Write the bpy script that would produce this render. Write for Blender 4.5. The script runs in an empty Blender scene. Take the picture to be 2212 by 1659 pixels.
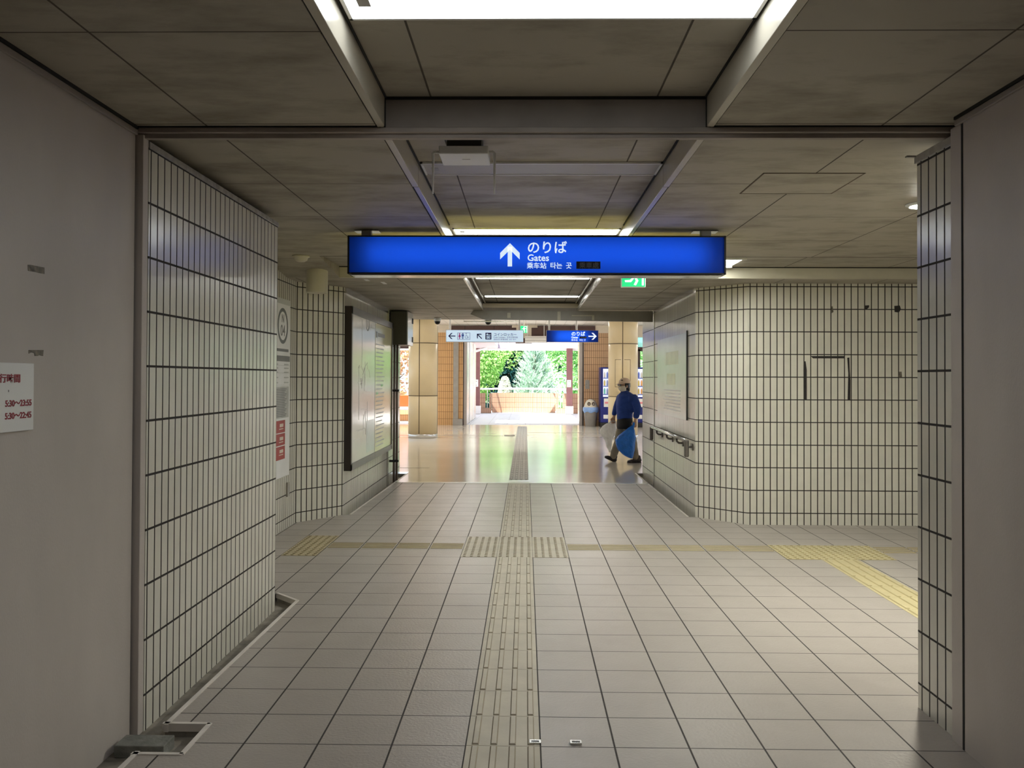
import bpy, bmesh, math, random
from mathutils import Vector, Matrix
from math import sin, cos, pi, radians

random.seed(7)
scene = bpy.context.scene
COL = scene.collection

# ------------------------------------------------------------------ materials
def new_mat(name):
    m = bpy.data.materials.new(name); m.use_nodes = True
    nt = m.node_tree
    return m, nt, nt.nodes['Principled BSDF']

def N(nt, t, **kw):
    n = nt.nodes.new(t)
    for k, v in kw.items():
        if k == 'op': n.operation = v
        else: setattr(n, k, v)
    return n

def L(nt, a, b): nt.links.new(a, b)

def math_node(nt, op, a, b=None, clamp=False):
    n = nt.nodes.new('ShaderNodeMath'); n.operation = op; n.use_clamp = clamp
    for i, v in enumerate((a, b)):
        if v is None: continue
        if isinstance(v, (int, float)): n.inputs[i].default_value = v
        else: nt.links.new(v, n.inputs[i])
    return n.outputs[0]

def ramp(nt, fac, stops):
    r = nt.nodes.new('ShaderNodeValToRGB')
    while len(r.color_ramp.elements) < len(stops): r.color_ramp.elements.new(0.5)
    for e, (p, c) in zip(r.color_ramp.elements, stops):
        e.position = p; e.color = (*c, 1)
    nt.links.new(fac, r.inputs[0]); return r.outputs[0]

def mix_col(nt, fac, a, b, blend='MIX'):
    n = nt.nodes.new('ShaderNodeMix'); n.data_type = 'RGBA'; n.blend_type = blend
    for sock, v in ((n.inputs[0], fac), (n.inputs[6], a), (n.inputs[7], b)):
        if isinstance(v, (int, float)): sock.default_value = v
        elif isinstance(v, tuple): sock.default_value = (*v, 1)
        else: nt.links.new(v, sock)
    return n.outputs[2]

def mat(name, col, rough=0.5, metal=0.0, var=0.12, scale=6.0, bump=0.0, bscale=60.0, spec=0.5, stretch=None, coat=0.0):
    """paint / plastic / metal with a procedural mottling and an optional fine bump"""
    m, nt, b = new_mat(name)
    tc = N(nt, 'ShaderNodeTexCoord')
    src = tc.outputs['Object']
    if stretch:
        mp = N(nt, 'ShaderNodeMapping'); mp.inputs['Scale'].default_value = stretch
        L(nt, src, mp.inputs[0]); src = mp.outputs[0]
    no = N(nt, 'ShaderNodeTexNoise'); no.inputs['Scale'].default_value = scale; no.inputs['Detail'].default_value = 5
    L(nt, src, no.inputs['Vector'])
    lo = tuple(max(0, c * (1 - var)) for c in col); hi = tuple(min(1, c * (1 + var)) for c in col)
    L(nt, ramp(nt, no.outputs[0], [(0.3, lo), (0.7, hi)]), b.inputs['Base Color'])
    b.inputs['Roughness'].default_value = rough; b.inputs['Metallic'].default_value = metal
    b.inputs['Specular IOR Level'].default_value = spec
    if coat: b.inputs['Coat Weight'].default_value = coat; b.inputs['Coat Roughness'].default_value = 0.05
    if bump:
        n2 = N(nt, 'ShaderNodeTexNoise'); n2.inputs['Scale'].default_value = bscale; n2.inputs['Detail'].default_value = 3
        L(nt, src, n2.inputs['Vector'])
        bp = N(nt, 'ShaderNodeBump'); bp.inputs['Strength'].default_value = bump; bp.inputs['Distance'].default_value = 0.01
        L(nt, n2.outputs[0], bp.inputs['Height']); L(nt, bp.outputs[0], b.inputs['Normal'])
    return m

def emit(name, col, strength, twosided=True):
    m, nt, b = new_mat(name)
    b.inputs['Base Color'].default_value = (*[min(1, c) * 0.8 for c in col], 1)
    b.inputs['Emission Color'].default_value = (*col, 1); b.inputs['Emission Strength'].default_value = strength
    b.inputs['Roughness'].default_value = 0.3
    return m

def tile_mat(name, c1, c2, grout, pu, pv, u0, v0, gu, gv, rough=0.25, depth=0.003, rbump=0.0, rscale=90, per_tile=0.08, dirt=0.15, dirt_col=(0.25, 0.22, 0.18), stagger=False, wave=0.0, spec=0.5, dlo=0.45, dgain=3.0, dstretch=None):
    """rectangular tiles in metres of the UV map, with recessed joints"""
    m, nt, b = new_mat(name)
    uv = N(nt, 'ShaderNodeUVMap'); uv.uv_map = 'UVMap'
    sp = N(nt, 'ShaderNodeSeparateXYZ'); L(nt, uv.outputs[0], sp.inputs[0])
    def axis(s, o, p, g):
        t = math_node(nt, 'DIVIDE', math_node(nt, 'SUBTRACT', s, o), p)
        fr = math_node(nt, 'SUBTRACT', t, math_node(nt, 'FLOOR', t))
        d = math_node(nt, 'MULTIPLY', math_node(nt, 'MINIMUM', fr, math_node(nt, 'SUBTRACT', 1.0, fr)), p)
        e = math_node(nt, 'DIVIDE', math_node(nt, 'SUBTRACT', d, g * 0.5 - 0.0006), 0.0012, True)
        return math_node(nt, 'FLOOR', t), e
    iu, eu = axis(sp.outputs[0], u0, pu, gu)
    iv, ev = axis(sp.outputs[1], v0, pv, gv)
    face = math_node(nt, 'MINIMUM', eu, ev)
    cb = N(nt, 'ShaderNodeCombineXYZ'); L(nt, iu, cb.inputs[0]); L(nt, iv, cb.inputs[1])
    wn = N(nt, 'ShaderNodeTexWhiteNoise'); wn.noise_dimensions = '2D'; L(nt, cb.outputs[0], wn.inputs['Vector'])
    tc = N(nt, 'ShaderNodeTexCoord')
    no = N(nt, 'ShaderNodeTexNoise'); no.inputs['Scale'].default_value = 9; no.inputs['Detail'].default_value = 6
    L(nt, tc.outputs['Object'], no.inputs['Vector'])
    f = math_node(nt, 'ADD', math_node(nt, 'MULTIPLY', wn.outputs['Value'], per_tile * 6), math_node(nt, 'MULTIPLY', no.outputs[0], 0.6), True)
    col = mix_col(nt, f, c1, c2)
    n3 = N(nt, 'ShaderNodeTexNoise'); n3.inputs['Scale'].default_value = 1.7; n3.inputs['Detail'].default_value = 8; n3.inputs['Roughness'].default_value = 0.65
    dsrc = tc.outputs['Object']
    if dstretch:
        mp_ = N(nt, 'ShaderNodeMapping'); mp_.inputs['Scale'].default_value = dstretch; L(nt, dsrc, mp_.inputs[0]); dsrc = mp_.outputs[0]
    L(nt, dsrc, n3.inputs['Vector'])
    dm = math_node(nt, 'MULTIPLY', math_node(nt, 'MULTIPLY', math_node(nt, 'SUBTRACT', n3.outputs[0], dlo), dgain, True), dirt)
    col = mix_col(nt, dm, col, dirt_col)
    col = mix_col(nt, face, grout, col)
    L(nt, col, b.inputs['Base Color'])
    rr = math_node(nt, 'ADD', math_node(nt, 'MULTIPLY', math_node(nt, 'SUBTRACT', 1.0, face), 0.8 - rough), math_node(nt, 'ADD', rough, math_node(nt, 'MULTIPLY', dm, 0.3)))
    L(nt, rr, b.inputs['Roughness'])
    b.inputs['Specular IOR Level'].default_value = spec
    h = math_node(nt, 'MULTIPLY', face, depth)
    if rbump:
        n2 = N(nt, 'ShaderNodeTexNoise'); n2.inputs['Scale'].default_value = rscale; n2.inputs['Detail'].default_value = 4
        L(nt, tc.outputs['Object'], n2.inputs['Vector'])
        h = math_node(nt, 'ADD', h, math_node(nt, 'MULTIPLY', n2.outputs[0], rbump))
    if wave:
        n4 = N(nt, 'ShaderNodeTexNoise'); n4.inputs['Scale'].default_value = 3.0
        cb2 = N(nt, 'ShaderNodeCombineXYZ'); L(nt, iu, cb2.inputs[0]); L(nt, iv, cb2.inputs[1])
        ad = N(nt, 'ShaderNodeVectorMath'); ad.operation = 'ADD'
        L(nt, tc.outputs['Object'], ad.inputs[0]); L(nt, cb2.outputs[0], ad.inputs[1]); L(nt, ad.outputs[0], n4.inputs['Vector'])
        h = math_node(nt, 'ADD', h, math_node(nt, 'MULTIPLY', n4.outputs[0], wave))
    bp = N(nt, 'ShaderNodeBump'); bp.inputs['Strength'].default_value = 1.0; bp.inputs['Distance'].default_value = 1.0
    L(nt, h, bp.inputs['Height']); L(nt, bp.outputs[0], b.inputs['Normal'])
    return m

M = {}
CREAM1, CREAM2, GROUT = (0.78, 0.755, 0.67), (0.68, 0.66, 0.59), (0.034, 0.028, 0.026)
M['tile_left'] = tile_mat('cream_wall_tile_left', CREAM1, CREAM2, GROUT, 0.0705, 0.238, 3.683 - 0.0705, 0.34, 0.0105, 0.010, 0.22, 0.004, wave=0.004)
M['tile_right'] = tile_mat('cream_wall_tile_right', CREAM1, CREAM2, GROUT, 0.0715, 0.2353, 3.632 - 0.0715, 2.465 - 2.353, 0.0105, 0.010, 0.22, 0.004, wave=0.004)
M['tile_far'] = tile_mat('cream_wall_tile', CREAM1, CREAM2, GROUT, 0.0685, 0.2314, 2.295, 0.12, 0.0095, 0.0095, 0.22, 0.004, wave=0.004)
M['tile_map'] = tile_mat('cream_wall_tile_side', CREAM1, CREAM2, GROUT, 0.0685, 0.2314, 0.0, 0.10, 0.012, 0.0095, 0.20, 0.004, wave=0.004)
M['floor'] = tile_mat('grey_floor_tile', (0.455, 0.410, 0.375), (0.375, 0.338, 0.308), (0.045, 0.039, 0.036), 0.3, 0.3, 0.0647, 0.131, 0.0075, 0.0055, 0.30, 0.0015, rbump=0.0022, rscale=70, per_tile=0.05, dirt=0.25, dirt_col=(0.24, 0.21, 0.18))
M['hall_floor'] = mat('polished_hall_floor_slab', (0.62, 0.57, 0.50), 0.13, var=0.04, scale=1.2, spec=0.7)
M['outside_floor'] = tile_mat('pale_outdoor_paving', (0.78, 0.78, 0.78), (0.73, 0.73, 0.73), (0.5, 0.42, 0.42), 0.6, 0.6, 0, 0, 0.008, 0.008, 0.7, 0.001, dirt=0.05)
M['tile_orange'] = tile_mat('orange_wall_tile', (0.74, 0.45, 0.20), (0.66, 0.39, 0.17), (0.24, 0.11, 0.045), 0.061, 0.2165, -2.592, 0.2, 0.011, 0.010, 0.35, 0.003, dirt=0.1)
M['tile_brown'] = tile_mat('brown_wall_tile', (0.66, 0.42, 0.24), (0.58, 0.36, 0.20), (0.12, 0.06, 0.03), 0.061, 0.2165, 1.90, 0.2, 0.011, 0.010, 0.35, 0.003, dirt=0.1)
M['tile_parapet'] = tile_mat('orange_parapet_tile', (0.50, 0.31, 0.20), (0.45, 0.27, 0.17), (0.15, 0.06, 0.035), 0.075, 0.2165, 0.0, 0.0, 0.013, 0.012, 0.45, 0.003, dirt=0.05)
M['hall_ceiling'] = tile_mat('white_grid_ceiling', (0.72, 0.68, 0.60), (0.68, 0.64, 0.57), (0.45, 0.42, 0.37), 0.3, 0.3, 0, 0, 0.012, 0.012, 0.6, 0.003, dirt=0.05)

def ceil_mat(name, pu, pv, u0, v0):
    m = tile_mat(name, (0.40, 0.365, 0.295), (0.35, 0.32, 0.26), (0.08, 0.068, 0.052), pu, pv, u0, v0, 0.008, 0.007, 0.55, 0.002, per_tile=0.02, dirt=0.75, dirt_col=(0.18, 0.157, 0.118), dlo=0.46, dgain=4.0, dstretch=(1.0, 2.2, 1.0))
    return m
M['ceil_near'] = ceil_mat('ceiling_panel_near', 1.0, 0.955, 1.503, 2.61)
M['ceil_left'] = ceil_mat('ceiling_panel_left', 1.0, 0.955, -1.37, 2.61)
M['ceil_b_left'] = ceil_mat('ceiling_panel_left_room', 1.0, 0.955, -1.36, 4.67)
M['ceil_b_right'] = ceil_mat('ceiling_panel_right_room', 1.0, 0.955, 1.51, 4.67)
M['ceil_coffer'] = ceil_mat('ceiling_panel_coffer', 0.966, 1.9, -0.41, 5.775)
M['ceil_c_left'] = ceil_mat('ceiling_panel_far_left', 1.0, 0.9, -1.27, 8.8)
M['ceil_c_right'] = ceil_mat('ceiling_panel_far_right', 1.0, 0.9, 1.53, 8.8)
M['fire_panel'] = mat('painted_steel_panel', (0.55, 0.50, 0.465), 0.55, var=0.15, scale=1.4, bump=0.08, bscale=180, stretch=(1, 1, 0.45))
M['frame_paint'] = mat('grey_brown_frame_paint', (0.30, 0.265, 0.24), 0.5, var=0.14, scale=4, bump=0.05)
M['lintel'] = mat('worn_lintel_paint', (0.37, 0.325, 0.29), 0.55, var=0.28, scale=7, stretch=(0.4, 1, 1))
M['black_gap'] = mat('black_joint_rubber', (0.012, 0.011, 0.010), 0.8)
M['fin'] = mat('cream_enamel_fin', (0.50, 0.46, 0.38), 0.28, var=0.06, scale=3)
M['fin_far'] = mat('brushed_steel_fin', (0.62, 0.60, 0.56), 0.25, 0.75, var=0.05)
M['trim_white'] = mat('pale_floor_trim', (0.78, 0.73, 0.68), 0.4, var=0.1)
M['concrete'] = mat('gutter_concrete', (0.26, 0.235, 0.20), 0.85, var=0.35, scale=9, bump=0.3, bscale=40)
M['block'] = mat('gutter_block_concrete', (0.22, 0.22, 0.20), 0.8, var=0.3, scale=14, bump=0.3)
M['steel'] = mat('stainless_steel', (0.66, 0.65, 0.63), 0.22, 0.9, var=0.06)
M['dark_steel'] = mat('dark_steel', (0.10, 0.085, 0.08), 0.4, 0.6, var=0.15)
M['threshold'] = mat('pale_threshold_metal', (0.80, 0.79, 0.76), 0.25, 0.35, var=0.04)
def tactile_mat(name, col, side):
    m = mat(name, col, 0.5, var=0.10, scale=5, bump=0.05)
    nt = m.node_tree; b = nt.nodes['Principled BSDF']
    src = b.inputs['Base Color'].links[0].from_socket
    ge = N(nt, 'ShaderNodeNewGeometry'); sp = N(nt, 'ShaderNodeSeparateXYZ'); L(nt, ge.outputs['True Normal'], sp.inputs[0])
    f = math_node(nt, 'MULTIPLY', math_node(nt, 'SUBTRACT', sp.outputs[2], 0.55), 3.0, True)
    L(nt, mix_col(nt, f, side, src), b.inputs['Base Color'])   # grime and painted-in shading on the flanks of the studs and bars
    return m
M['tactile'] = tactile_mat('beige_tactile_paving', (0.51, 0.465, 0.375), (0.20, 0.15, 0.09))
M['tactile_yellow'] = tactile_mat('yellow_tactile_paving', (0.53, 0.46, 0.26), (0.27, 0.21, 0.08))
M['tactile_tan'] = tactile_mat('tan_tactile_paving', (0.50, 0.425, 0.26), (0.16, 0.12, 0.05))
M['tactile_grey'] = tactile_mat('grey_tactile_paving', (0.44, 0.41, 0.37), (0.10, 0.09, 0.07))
M['black_plastic'] = mat('black_plastic', (0.015, 0.015, 0.016), 0.4, var=0.1)
M['black_sign_frame'] = mat('black_sign_frame', (0.010, 0.010, 0.012), 0.35, var=0.1)
M['white_plastic'] = mat('white_plastic', (0.84, 0.84, 0.84), 0.4, var=0.03)
M['beige_plastic'] = mat('beige_plastic', (0.56, 0.53, 0.43), 0.45, var=0.05)
M['grey_metal'] = mat('grey_painted_metal', (0.33, 0.31, 0.28), 0.45, var=0.08)
M['column'] = mat('cream_enamel_column_panel', (0.60, 0.49, 0.30), 0.38, var=0.05, scale=2)
M['column_joint'] = mat('brown_column_joint', (0.08, 0.05, 0.025), 0.6)
M['cream_wall'] = mat('cream_wall_panel', (0.70, 0.62, 0.50), 0.5, var=0.03)
M['fascia'] = mat('dark_brown_fascia', (0.085, 0.042, 0.036), 0.45, var=0.12)
M['brown_frame'] = mat('dark_brown_frame', (0.06, 0.028, 0.026), 0.4, var=0.1)
M['jamb'] = mat('grey_metal_jamb', (0.42, 0.38, 0.36), 0.35, 0.3, var=0.05)
M['post_brown'] = mat('red_brown_post', (0.20, 0.085, 0.085), 0.5, var=0.1)
M['passage'] = tile_mat('pale_passage_tile', (0.72, 0.66, 0.60), (0.66, 0.60, 0.55), (0.4, 0.33, 0.28), 0.3, 0.2165, 0, 0, 0.01, 0.01, 0.25, 0.002, dirt=0.05)
M['white_paint'] = mat('white_paint', (0.80, 0.79, 0.77), 0.5, var=0.03)
M['canopy'] = mat('pale_canopy_soffit', (0.50, 0.42, 0.45), 0.6, var=0.05)
M['canopy_beam'] = mat('violet_grey_canopy_box', (0.32, 0.27, 0.34), 0.5, var=0.05)
M['ground'] = mat('outside_ground', (0.16, 0.20, 0.10), 0.9, var=0.4, scale=0.6)

# ------------------------------------------------------------------ mesh building
class MB:
    def __init__(s): s.bm = bmesh.new()
    def _add(s, verts, faces, smooth=False):
        vs = [s.bm.verts.new(v) for v in verts]
        for f in faces:
            try:
                fc = s.bm.faces.new([vs[i] for i in f]); fc.smooth = smooth
            except ValueError: pass
        return vs
    def quad(s, a, b, c, d): s._add([a, b, c, d], [(0, 1, 2, 3)]); return s
    def poly(s, pts): s._add(pts, [tuple(range(len(pts)))]); return s
    def box(s, x0, x1, y0, y1, z0, z1, bevel=0.0, seg=2):
        t = bmesh.new()
        vs = [t.verts.new(v) for v in ((x0,y0,z0),(x1,y0,z0),(x1,y1,z0),(x0,y1,z0),(x0,y0,z1),(x1,y0,z1),(x1,y1,z1),(x0,y1,z1))]
        for f in ((3,2,1,0),(4,5,6,7),(0,1,5,4),(1,2,6,5),(2,3,7,6),(3,0,4,7)): t.faces.new([vs[i] for i in f])
        if bevel: bmesh.ops.bevel(t, geom=list(t.edges), offset=bevel, segments=seg, affect='EDGES', profile=0.5)
        s.merge(t); return s
    def merge(s, t, mtx=None, smooth=None):
        mp = {}
        for v in t.verts: mp[v] = s.bm.verts.new(mtx @ v.co if mtx else v.co)
        for f in t.faces:
            try:
                nf = s.bm.faces.new([mp[v] for v in f.verts]); nf.smooth = f.smooth if smooth is None else smooth
            except ValueError: pass
        t.free(); return s
    def prism(s, pts, h, axis='z', base=0.0):
        """extrude a 2D outline along an axis: pts are (a,b)"""
        def P(a, b, c): return {'z': (a, b, c), 'y': (a, c, b), 'x': (c, a, b)}[axis]
        n = len(pts)
        vs = [P(a, b, base) for a, b in pts] + [P(a, b, base + h) for a, b in pts]
        fs = [tuple(range(n))[::-1], tuple(range(n, 2 * n))] + [(i, (i + 1) % n, n + (i + 1) % n, n + i) for i in range(n)]
        s._add(vs, fs); return s
    def cyl(s, p0, p1, r0, r1=None, seg=16, caps=True, smooth=True):
        r1 = r0 if r1 is None else r1
        p0, p1 = Vector(p0), Vector(p1); d = (p1 - p0).normalized()
        a = d.orthogonal().normalized(); b = d.cross(a)
        vs = []
        for p, r in ((p0, r0), (p1, r1)):
            for i in range(seg):
                t = 2 * pi * i / seg; vs.append(p + (a * cos(t) + b * sin(t)) * r)
        fs = [(i, (i + 1) % seg, seg + (i + 1) % seg, seg + i) for i in range(seg)]
        vv = s._add(vs, fs, smooth)
        if caps:
            for rng in (vv[:seg][::-1], vv[seg:]):
                try: s.bm.faces.new(rng)
                except ValueError: pass
        return s
    def tube(s, path, r, seg=10, caps=True):
        path = [Vector(p) for p in path]; n = len(path)
        rs = r if isinstance(r, (list, tuple)) else [r] * n
        rings = []; prev = None
        for i, p in enumerate(path):
            d = (path[min(i + 1, n - 1)] - path[max(i - 1, 0)]).normalized()
            a = d.orthogonal().normalized() if prev is None else (prev - d * prev.dot(d)).normalized()
            prev = a; b = d.cross(a)
            rings.append([s.bm.verts.new(p + (a * cos(2*pi*k/seg) + b * sin(2*pi*k/seg)) * rs[i]) for k in range(seg)])
        for i in range(n - 1):
            for k in range(seg):
                f = s.bm.faces.new((rings[i][k], rings[i][(k+1) % seg], rings[i+1][(k+1) % seg], rings[i+1][k])); f.smooth = True
        if caps:
            s.bm.faces.new(rings[0][::-1]); s.bm.faces.new(rings[-1])
        return s
    def lathe(s, prof, c=(0, 0, 0), seg=24, sx=1.0, sy=1.0, smooth=True):
        rings = []
        for r, z in prof:
            rings.append([s.bm.verts.new((c[0] + cos(2*pi*k/seg) * r * sx, c[1] + sin(2*pi*k/seg) * r * sy, c[2] + z)) for k in range(seg)])
        for i in range(len(prof) - 1):
            for k in range(seg):
                f = s.bm.faces.new((rings[i][k], rings[i][(k+1) % seg], rings[i+1][(k+1) % seg], rings[i+1][k])); f.smooth = smooth
        for rg, rev in ((rings[0], True), (rings[-1], False)):
            try: s.bm.faces.new(rg[::-1] if rev else rg)
            except ValueError: pass
        return s
    def ell(s, c, r, seg=16, rings=10, mtx=None):
        t = bmesh.new(); bmesh.ops.create_uvsphere(t, u_segments=seg, v_segments=rings, radius=1.0)
        for v in t.verts: v.co = Vector((v.co.x * r[0], v.co.y * r[1], v.co.z * r[2]))
        mm = Matrix.Translation(Vector(c)) @ (mtx.to_4x4() if mtx else Matrix.Identity(4))
        s.merge(t, mm, True); return s
    def capsule(s, p0, p1, r0, r1, seg=14):
        s.ell(p0, (r0,) * 3, seg, 8); s.ell(p1, (r1,) * 3, seg, 8); s.cyl(p0, p1, r0, r1, seg, True); return s
    def build(s, name, material, parent=None, at=None, fix=True):
        bm = s.bm
        if fix: bmesh.ops.recalc_face_normals(bm, faces=list(bm.faces))
        uvl = bm.loops.layers.uv.new('UVMap')
        for f in bm.faces:
            n = f.normal
            if abs(n.z) > 0.7:
                for l in f.loops: l[uvl].uv = (l.vert.co.x, l.vert.co.y)
            else:
                if abs(n.x) > 0.98: t = Vector((0, 1, 0))
                elif abs(n.y) > 0.98: t = Vector((1, 0, 0))
                else:
                    t = Vector((-n.y, n.x, 0)).normalized()
                    if t.x < 0: t = -t
                for l in f.loops: l[uvl].uv = (l.vert.co.dot(t), l.vert.co.z)
        org = Vector(at) if at is not None else (parent_world(parent) if parent else Vector((0, 0, 0)))
        for v in bm.verts: v.co = v.co - org
        me = bpy.data.meshes.new(name); bm.to_mesh(me); bm.free()
        me.materials.append(M[material] if isinstance(material, str) else material)
        o = bpy.data.objects.new(name, me); COL.objects.link(o)
        if parent: o.parent = parent
        else: o.location = org
        return o

def parent_world(p):
    v = Vector((0, 0, 0))
    while p is not None:
        v += p.location; p = p.parent
    return v

def tag(o, label=None, cat=None, group=None, kind=None):
    if label: o['label'] = label
    if cat: o['category'] = cat
    if group: o['group'] = group
    if kind: o['kind'] = kind
    return o

def thing(name, loc, label, cat, group=None):
    o = bpy.data.objects.new(name, None); o.location = loc; o.empty_display_size = 0.1
    COL.objects.link(o); return tag(o, label, cat, group)

def struct(mb, name, material, parent=None):
    o = mb.build(name, material, parent)
    if not parent: o['kind'] = 'structure'
    return o

def text(name, s, h, org, right, up, material, parent, align='LEFT', bold=0.0, depth=0.0006, squeeze=1.0):
    """lettering laid flat on a surface; h = size of the type in metres, org = baseline point"""
    cu = bpy.data.curves.new(name, 'FONT'); cu.body = s; cu.size = h; cu.align_x = align; cu.offset = bold * h; cu.extrude = depth; cu.resolution_u = 3
    tmp = bpy.data.objects.new(name + '_tmp', cu); COL.objects.link(tmp)
    dg = bpy.context.evaluated_depsgraph_get(); dg.update()
    me = bpy.data.meshes.new_from_object(tmp.evaluated_get(dg))
    bpy.data.objects.remove(tmp); bpy.data.curves.remove(cu)
    r, u = Vector(right).normalized(), Vector(up).normalized(); n = r.cross(u)
    po = parent_world(parent) if parent else Vector((0, 0, 0))
    for v in me.vertices: v.co = Vector(org) - po + r * v.co.x * squeeze + u * v.co.y + n * v.co.z
    me.materials.clear(); me.materials.append(M[material]); me.name = name
    o = bpy.data.objects.new(name, me); COL.objects.link(o)
    if parent: o.parent = parent
    return o

def remesh(o, voxel, smooth=4, factor=0.5):
    md = o.modifiers.new('r', 'REMESH'); md.mode = 'VOXEL'; md.voxel_size = voxel; md.use_smooth_shade = True
    if smooth:
        sm = o.modifiers.new('s', 'SMOOTH'); sm.iterations = smooth; sm.factor = factor
    dg = bpy.context.evaluated_depsgraph_get(); dg.update()
    me = bpy.data.meshes.new_from_object(o.evaluated_get(dg))
    old = o.data; mats = [m for m in old.materials]
    o.modifiers.clear(); o.data = me
    me.materials.clear()
    for m in mats: me.materials.append(m)
    for p in me.polygons: p.use_smooth = True
    bpy.data.meshes.remove(old)
    return o

# ------------------------------------------------------------------ camera
f_px, yaw, pitch, roll, cy_px, CH = 1828.186, -0.0161, 0.013, -0.0041, 793.674, 1.4832
def rotm():
    cy, sy, cp, sp, cr, sr = cos(yaw), sin(yaw), cos(pitch), sin(pitch), cos(roll), sin(roll)
    A = Matrix(((1,0,0),(0,0,1),(0,1,0)))
    Ry = Matrix(((cy,0,-sy),(0,1,0),(sy,0,cy))); Rp = Matrix(((1,0,0),(0,cp,-sp),(0,sp,cp))); Rr = Matrix(((cr,-sr,0),(sr,cr,0),(0,0,1)))
    return Rr @ Rp @ Ry @ A
R = rotm()
cam = bpy.data.cameras.new('camera'); cam_o = bpy.data.objects.new('camera', cam); COL.objects.link(cam_o)
cam.sensor_width = 36; cam.lens = 36 * f_px / 2212; cam.shift_y = -(829.5 - cy_px) / 2212; cam.clip_start = 0.05; cam.clip_end = 400
mw = Matrix.Identity(4)
for i in range(3):
    mw[i][0] = R[0][i]; mw[i][1] = R[1][i]; mw[i][2] = -R[2][i]
mw[2][3] = CH
cam_o.matrix_world = mw
scene.camera = cam_o

# ------------------------------------------------------------------ the setting: corridor floor and gutters
ZG = -0.055
fl = MB()
fl.poly([(-1.54, -3, 0), (3, -3, 0), (3, 3.33, 0), (-1.535, 3.33, 0)])
fl.poly([(-1.352, 3.33, 0), (3, 3.33, 0), (3, 3.612, 0), (-1.352, 3.612, 0)])
fl.poly([(-1.535, 3.612, 0), (9, 3.612, 0), (9, 5.617, 0), (-1.517, 5.617, 0)])
fl.poly([(-1.517, 5.617, 0), (9, 5.617, 0), (9, 5.79, 0), (-1.692, 5.79, 0)])
fl.poly([(-2.6, 5.79, 0), (9, 5.79, 0), (9, 9.16, 0), (-2.6, 9.16, 0)])
fl.poly([(-1.90, 9.16, 0), (1.76, 9.16, 0), (1.76, 11.97, 0), (-1.84, 11.97, 0)])
struct(fl, 'floor', 'floor')
g = MB()
g.quad((-1.75, -3, ZG), (-1.3, -3, ZG), (-1.3, 5.9, ZG), (-1.75, 5.9, ZG))
for a, b in (((-1.54, -3), (-1.535, 3.33)), ((-1.535, 3.33), (-1.352, 3.332)), ((-1.352, 3.332), (-1.352, 3.612)), ((-1.352, 3.612), (-1.535, 3.612)), ((-1.535, 3.612), (-1.517, 5.617)), ((-1.517, 5.617), (-1.70, 5.80))):
    g.quad((*a, ZG), (*b, ZG), (*b, 0), (*a, 0))
g.quad((-2.1, 9.16, ZG), (-1.7, 9.16, ZG), (-1.7, 13.6, ZG), (-2.1, 13.6, ZG)).quad((1.6, 9.16, ZG), (1.95, 9.16, ZG), (1.95, 13.6, ZG), (1.6, 13.6, ZG))
g.quad((-1.90, 9.16, ZG), (-1.84, 13.1, ZG), (-1.84, 13.1, 0), (-1.90, 9.16, 0)).quad((1.76, 9.16, ZG), (1.74, 13.35, ZG), (1.74, 13.35, 0), (1.76, 9.16, 0))
g.quad((-2.1, 13.1, ZG), (-1.84, 13.1, ZG), (-1.84, 13.1, 0), (-2.1, 13.1, 0)).quad((1.74, 13.35, ZG), (1.95, 13.35, ZG), (1.95, 13.35, 0), (1.74, 13.35, 0))
struct(g, 'floor_gutter', 'concrete')
def strip(mb, a, b, w, z0, z1, side=1, ext=0.0):
    a, b = Vector((*a, 0)), Vector((*b, 0)); d = (b - a).normalized(); n = Vector((-d.y, d.x, 0)) * w * side
    a, b = a - n * 0.15 - d * ext, b - n * 0.15 + d * ext
    pts = [a, b, b + n, a + n]
    mb.prism([(p.x, p.y) for p in pts], z1 - z0, 'z', z0)
tr = MB()
path = [(-1.54, -2.9), (-1.535, 3.332), (-1.352, 3.332), (-1.352, 3.612), (-1.535, 3.612), (-1.517, 5.617), (-1.70, 5.80)]
for a, b in zip(path, path[1:]): strip(tr, a, b, 0.020, -0.03, 0.004, -1, 0.010)
struct(tr, 'trim_1', 'trim_white')
tr = MB(); strip(tr, (-1.90, 9.16), (-1.84, 13.1), 0.02, -0.03, 0.004, -1); struct(tr, 'trim_2', 'trim_white')
tr = MB(); strip(tr, (1.76, 9.16), (1.74, 13.35), 0.02, -0.03, 0.004, 1); struct(tr, 'trim_3', 'trim_white')
struct(MB().box(-1.84, 1.75, 11.97, 12.07, -0.05, 0.004), 'trim_4', 'threshold')

# near fire door panels, jambs and lintel
struct(MB().box(-1.80, -1.682, -3, 3.60, ZG, 2.62), 'wall_left', 'fire_panel')
struct(MB().box(1.764, 1.90, -3, 3.437, -0.02, 2.62), 'wall_right', 'fire_panel')
struct(MB().box(-1.80, 1.90, -3.1, -3.0, -0.1, 2.8), 'wall_back_blocker', 'fire_panel')  # unseen end wall added behind the camera to keep light in
struct(MB().box(-1.76, -1.652, 3.612, 3.664, ZG, 2.53, 0.003), 'trim_5', 'fire_panel')
struct(MB().box(1.768, 1.90, 3.449, 3.548, -0.02, 2.53, 0.003), 'trim_6', 'fire_panel')
struct(MB().box(-1.9, -1.69, 3.60, 3.612, ZG, 2.55).box(1.7615, 1.9, 3.437, 3.449, 0, 2.55), 'trim_7', 'black_gap')
ln = MB().box(-1.80, 1.90, 3.600, 3.625, 2.535, 2.556, 0.002).box(-1.80, 1.90, 3.625, 3.655, 2.516, 2.55, 0.002).box(-1.80, 1.90, 3.655, 3.675, 2.534, 2.56, 0.002)
struct(ln, 'trim_8', 'lintel')
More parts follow.
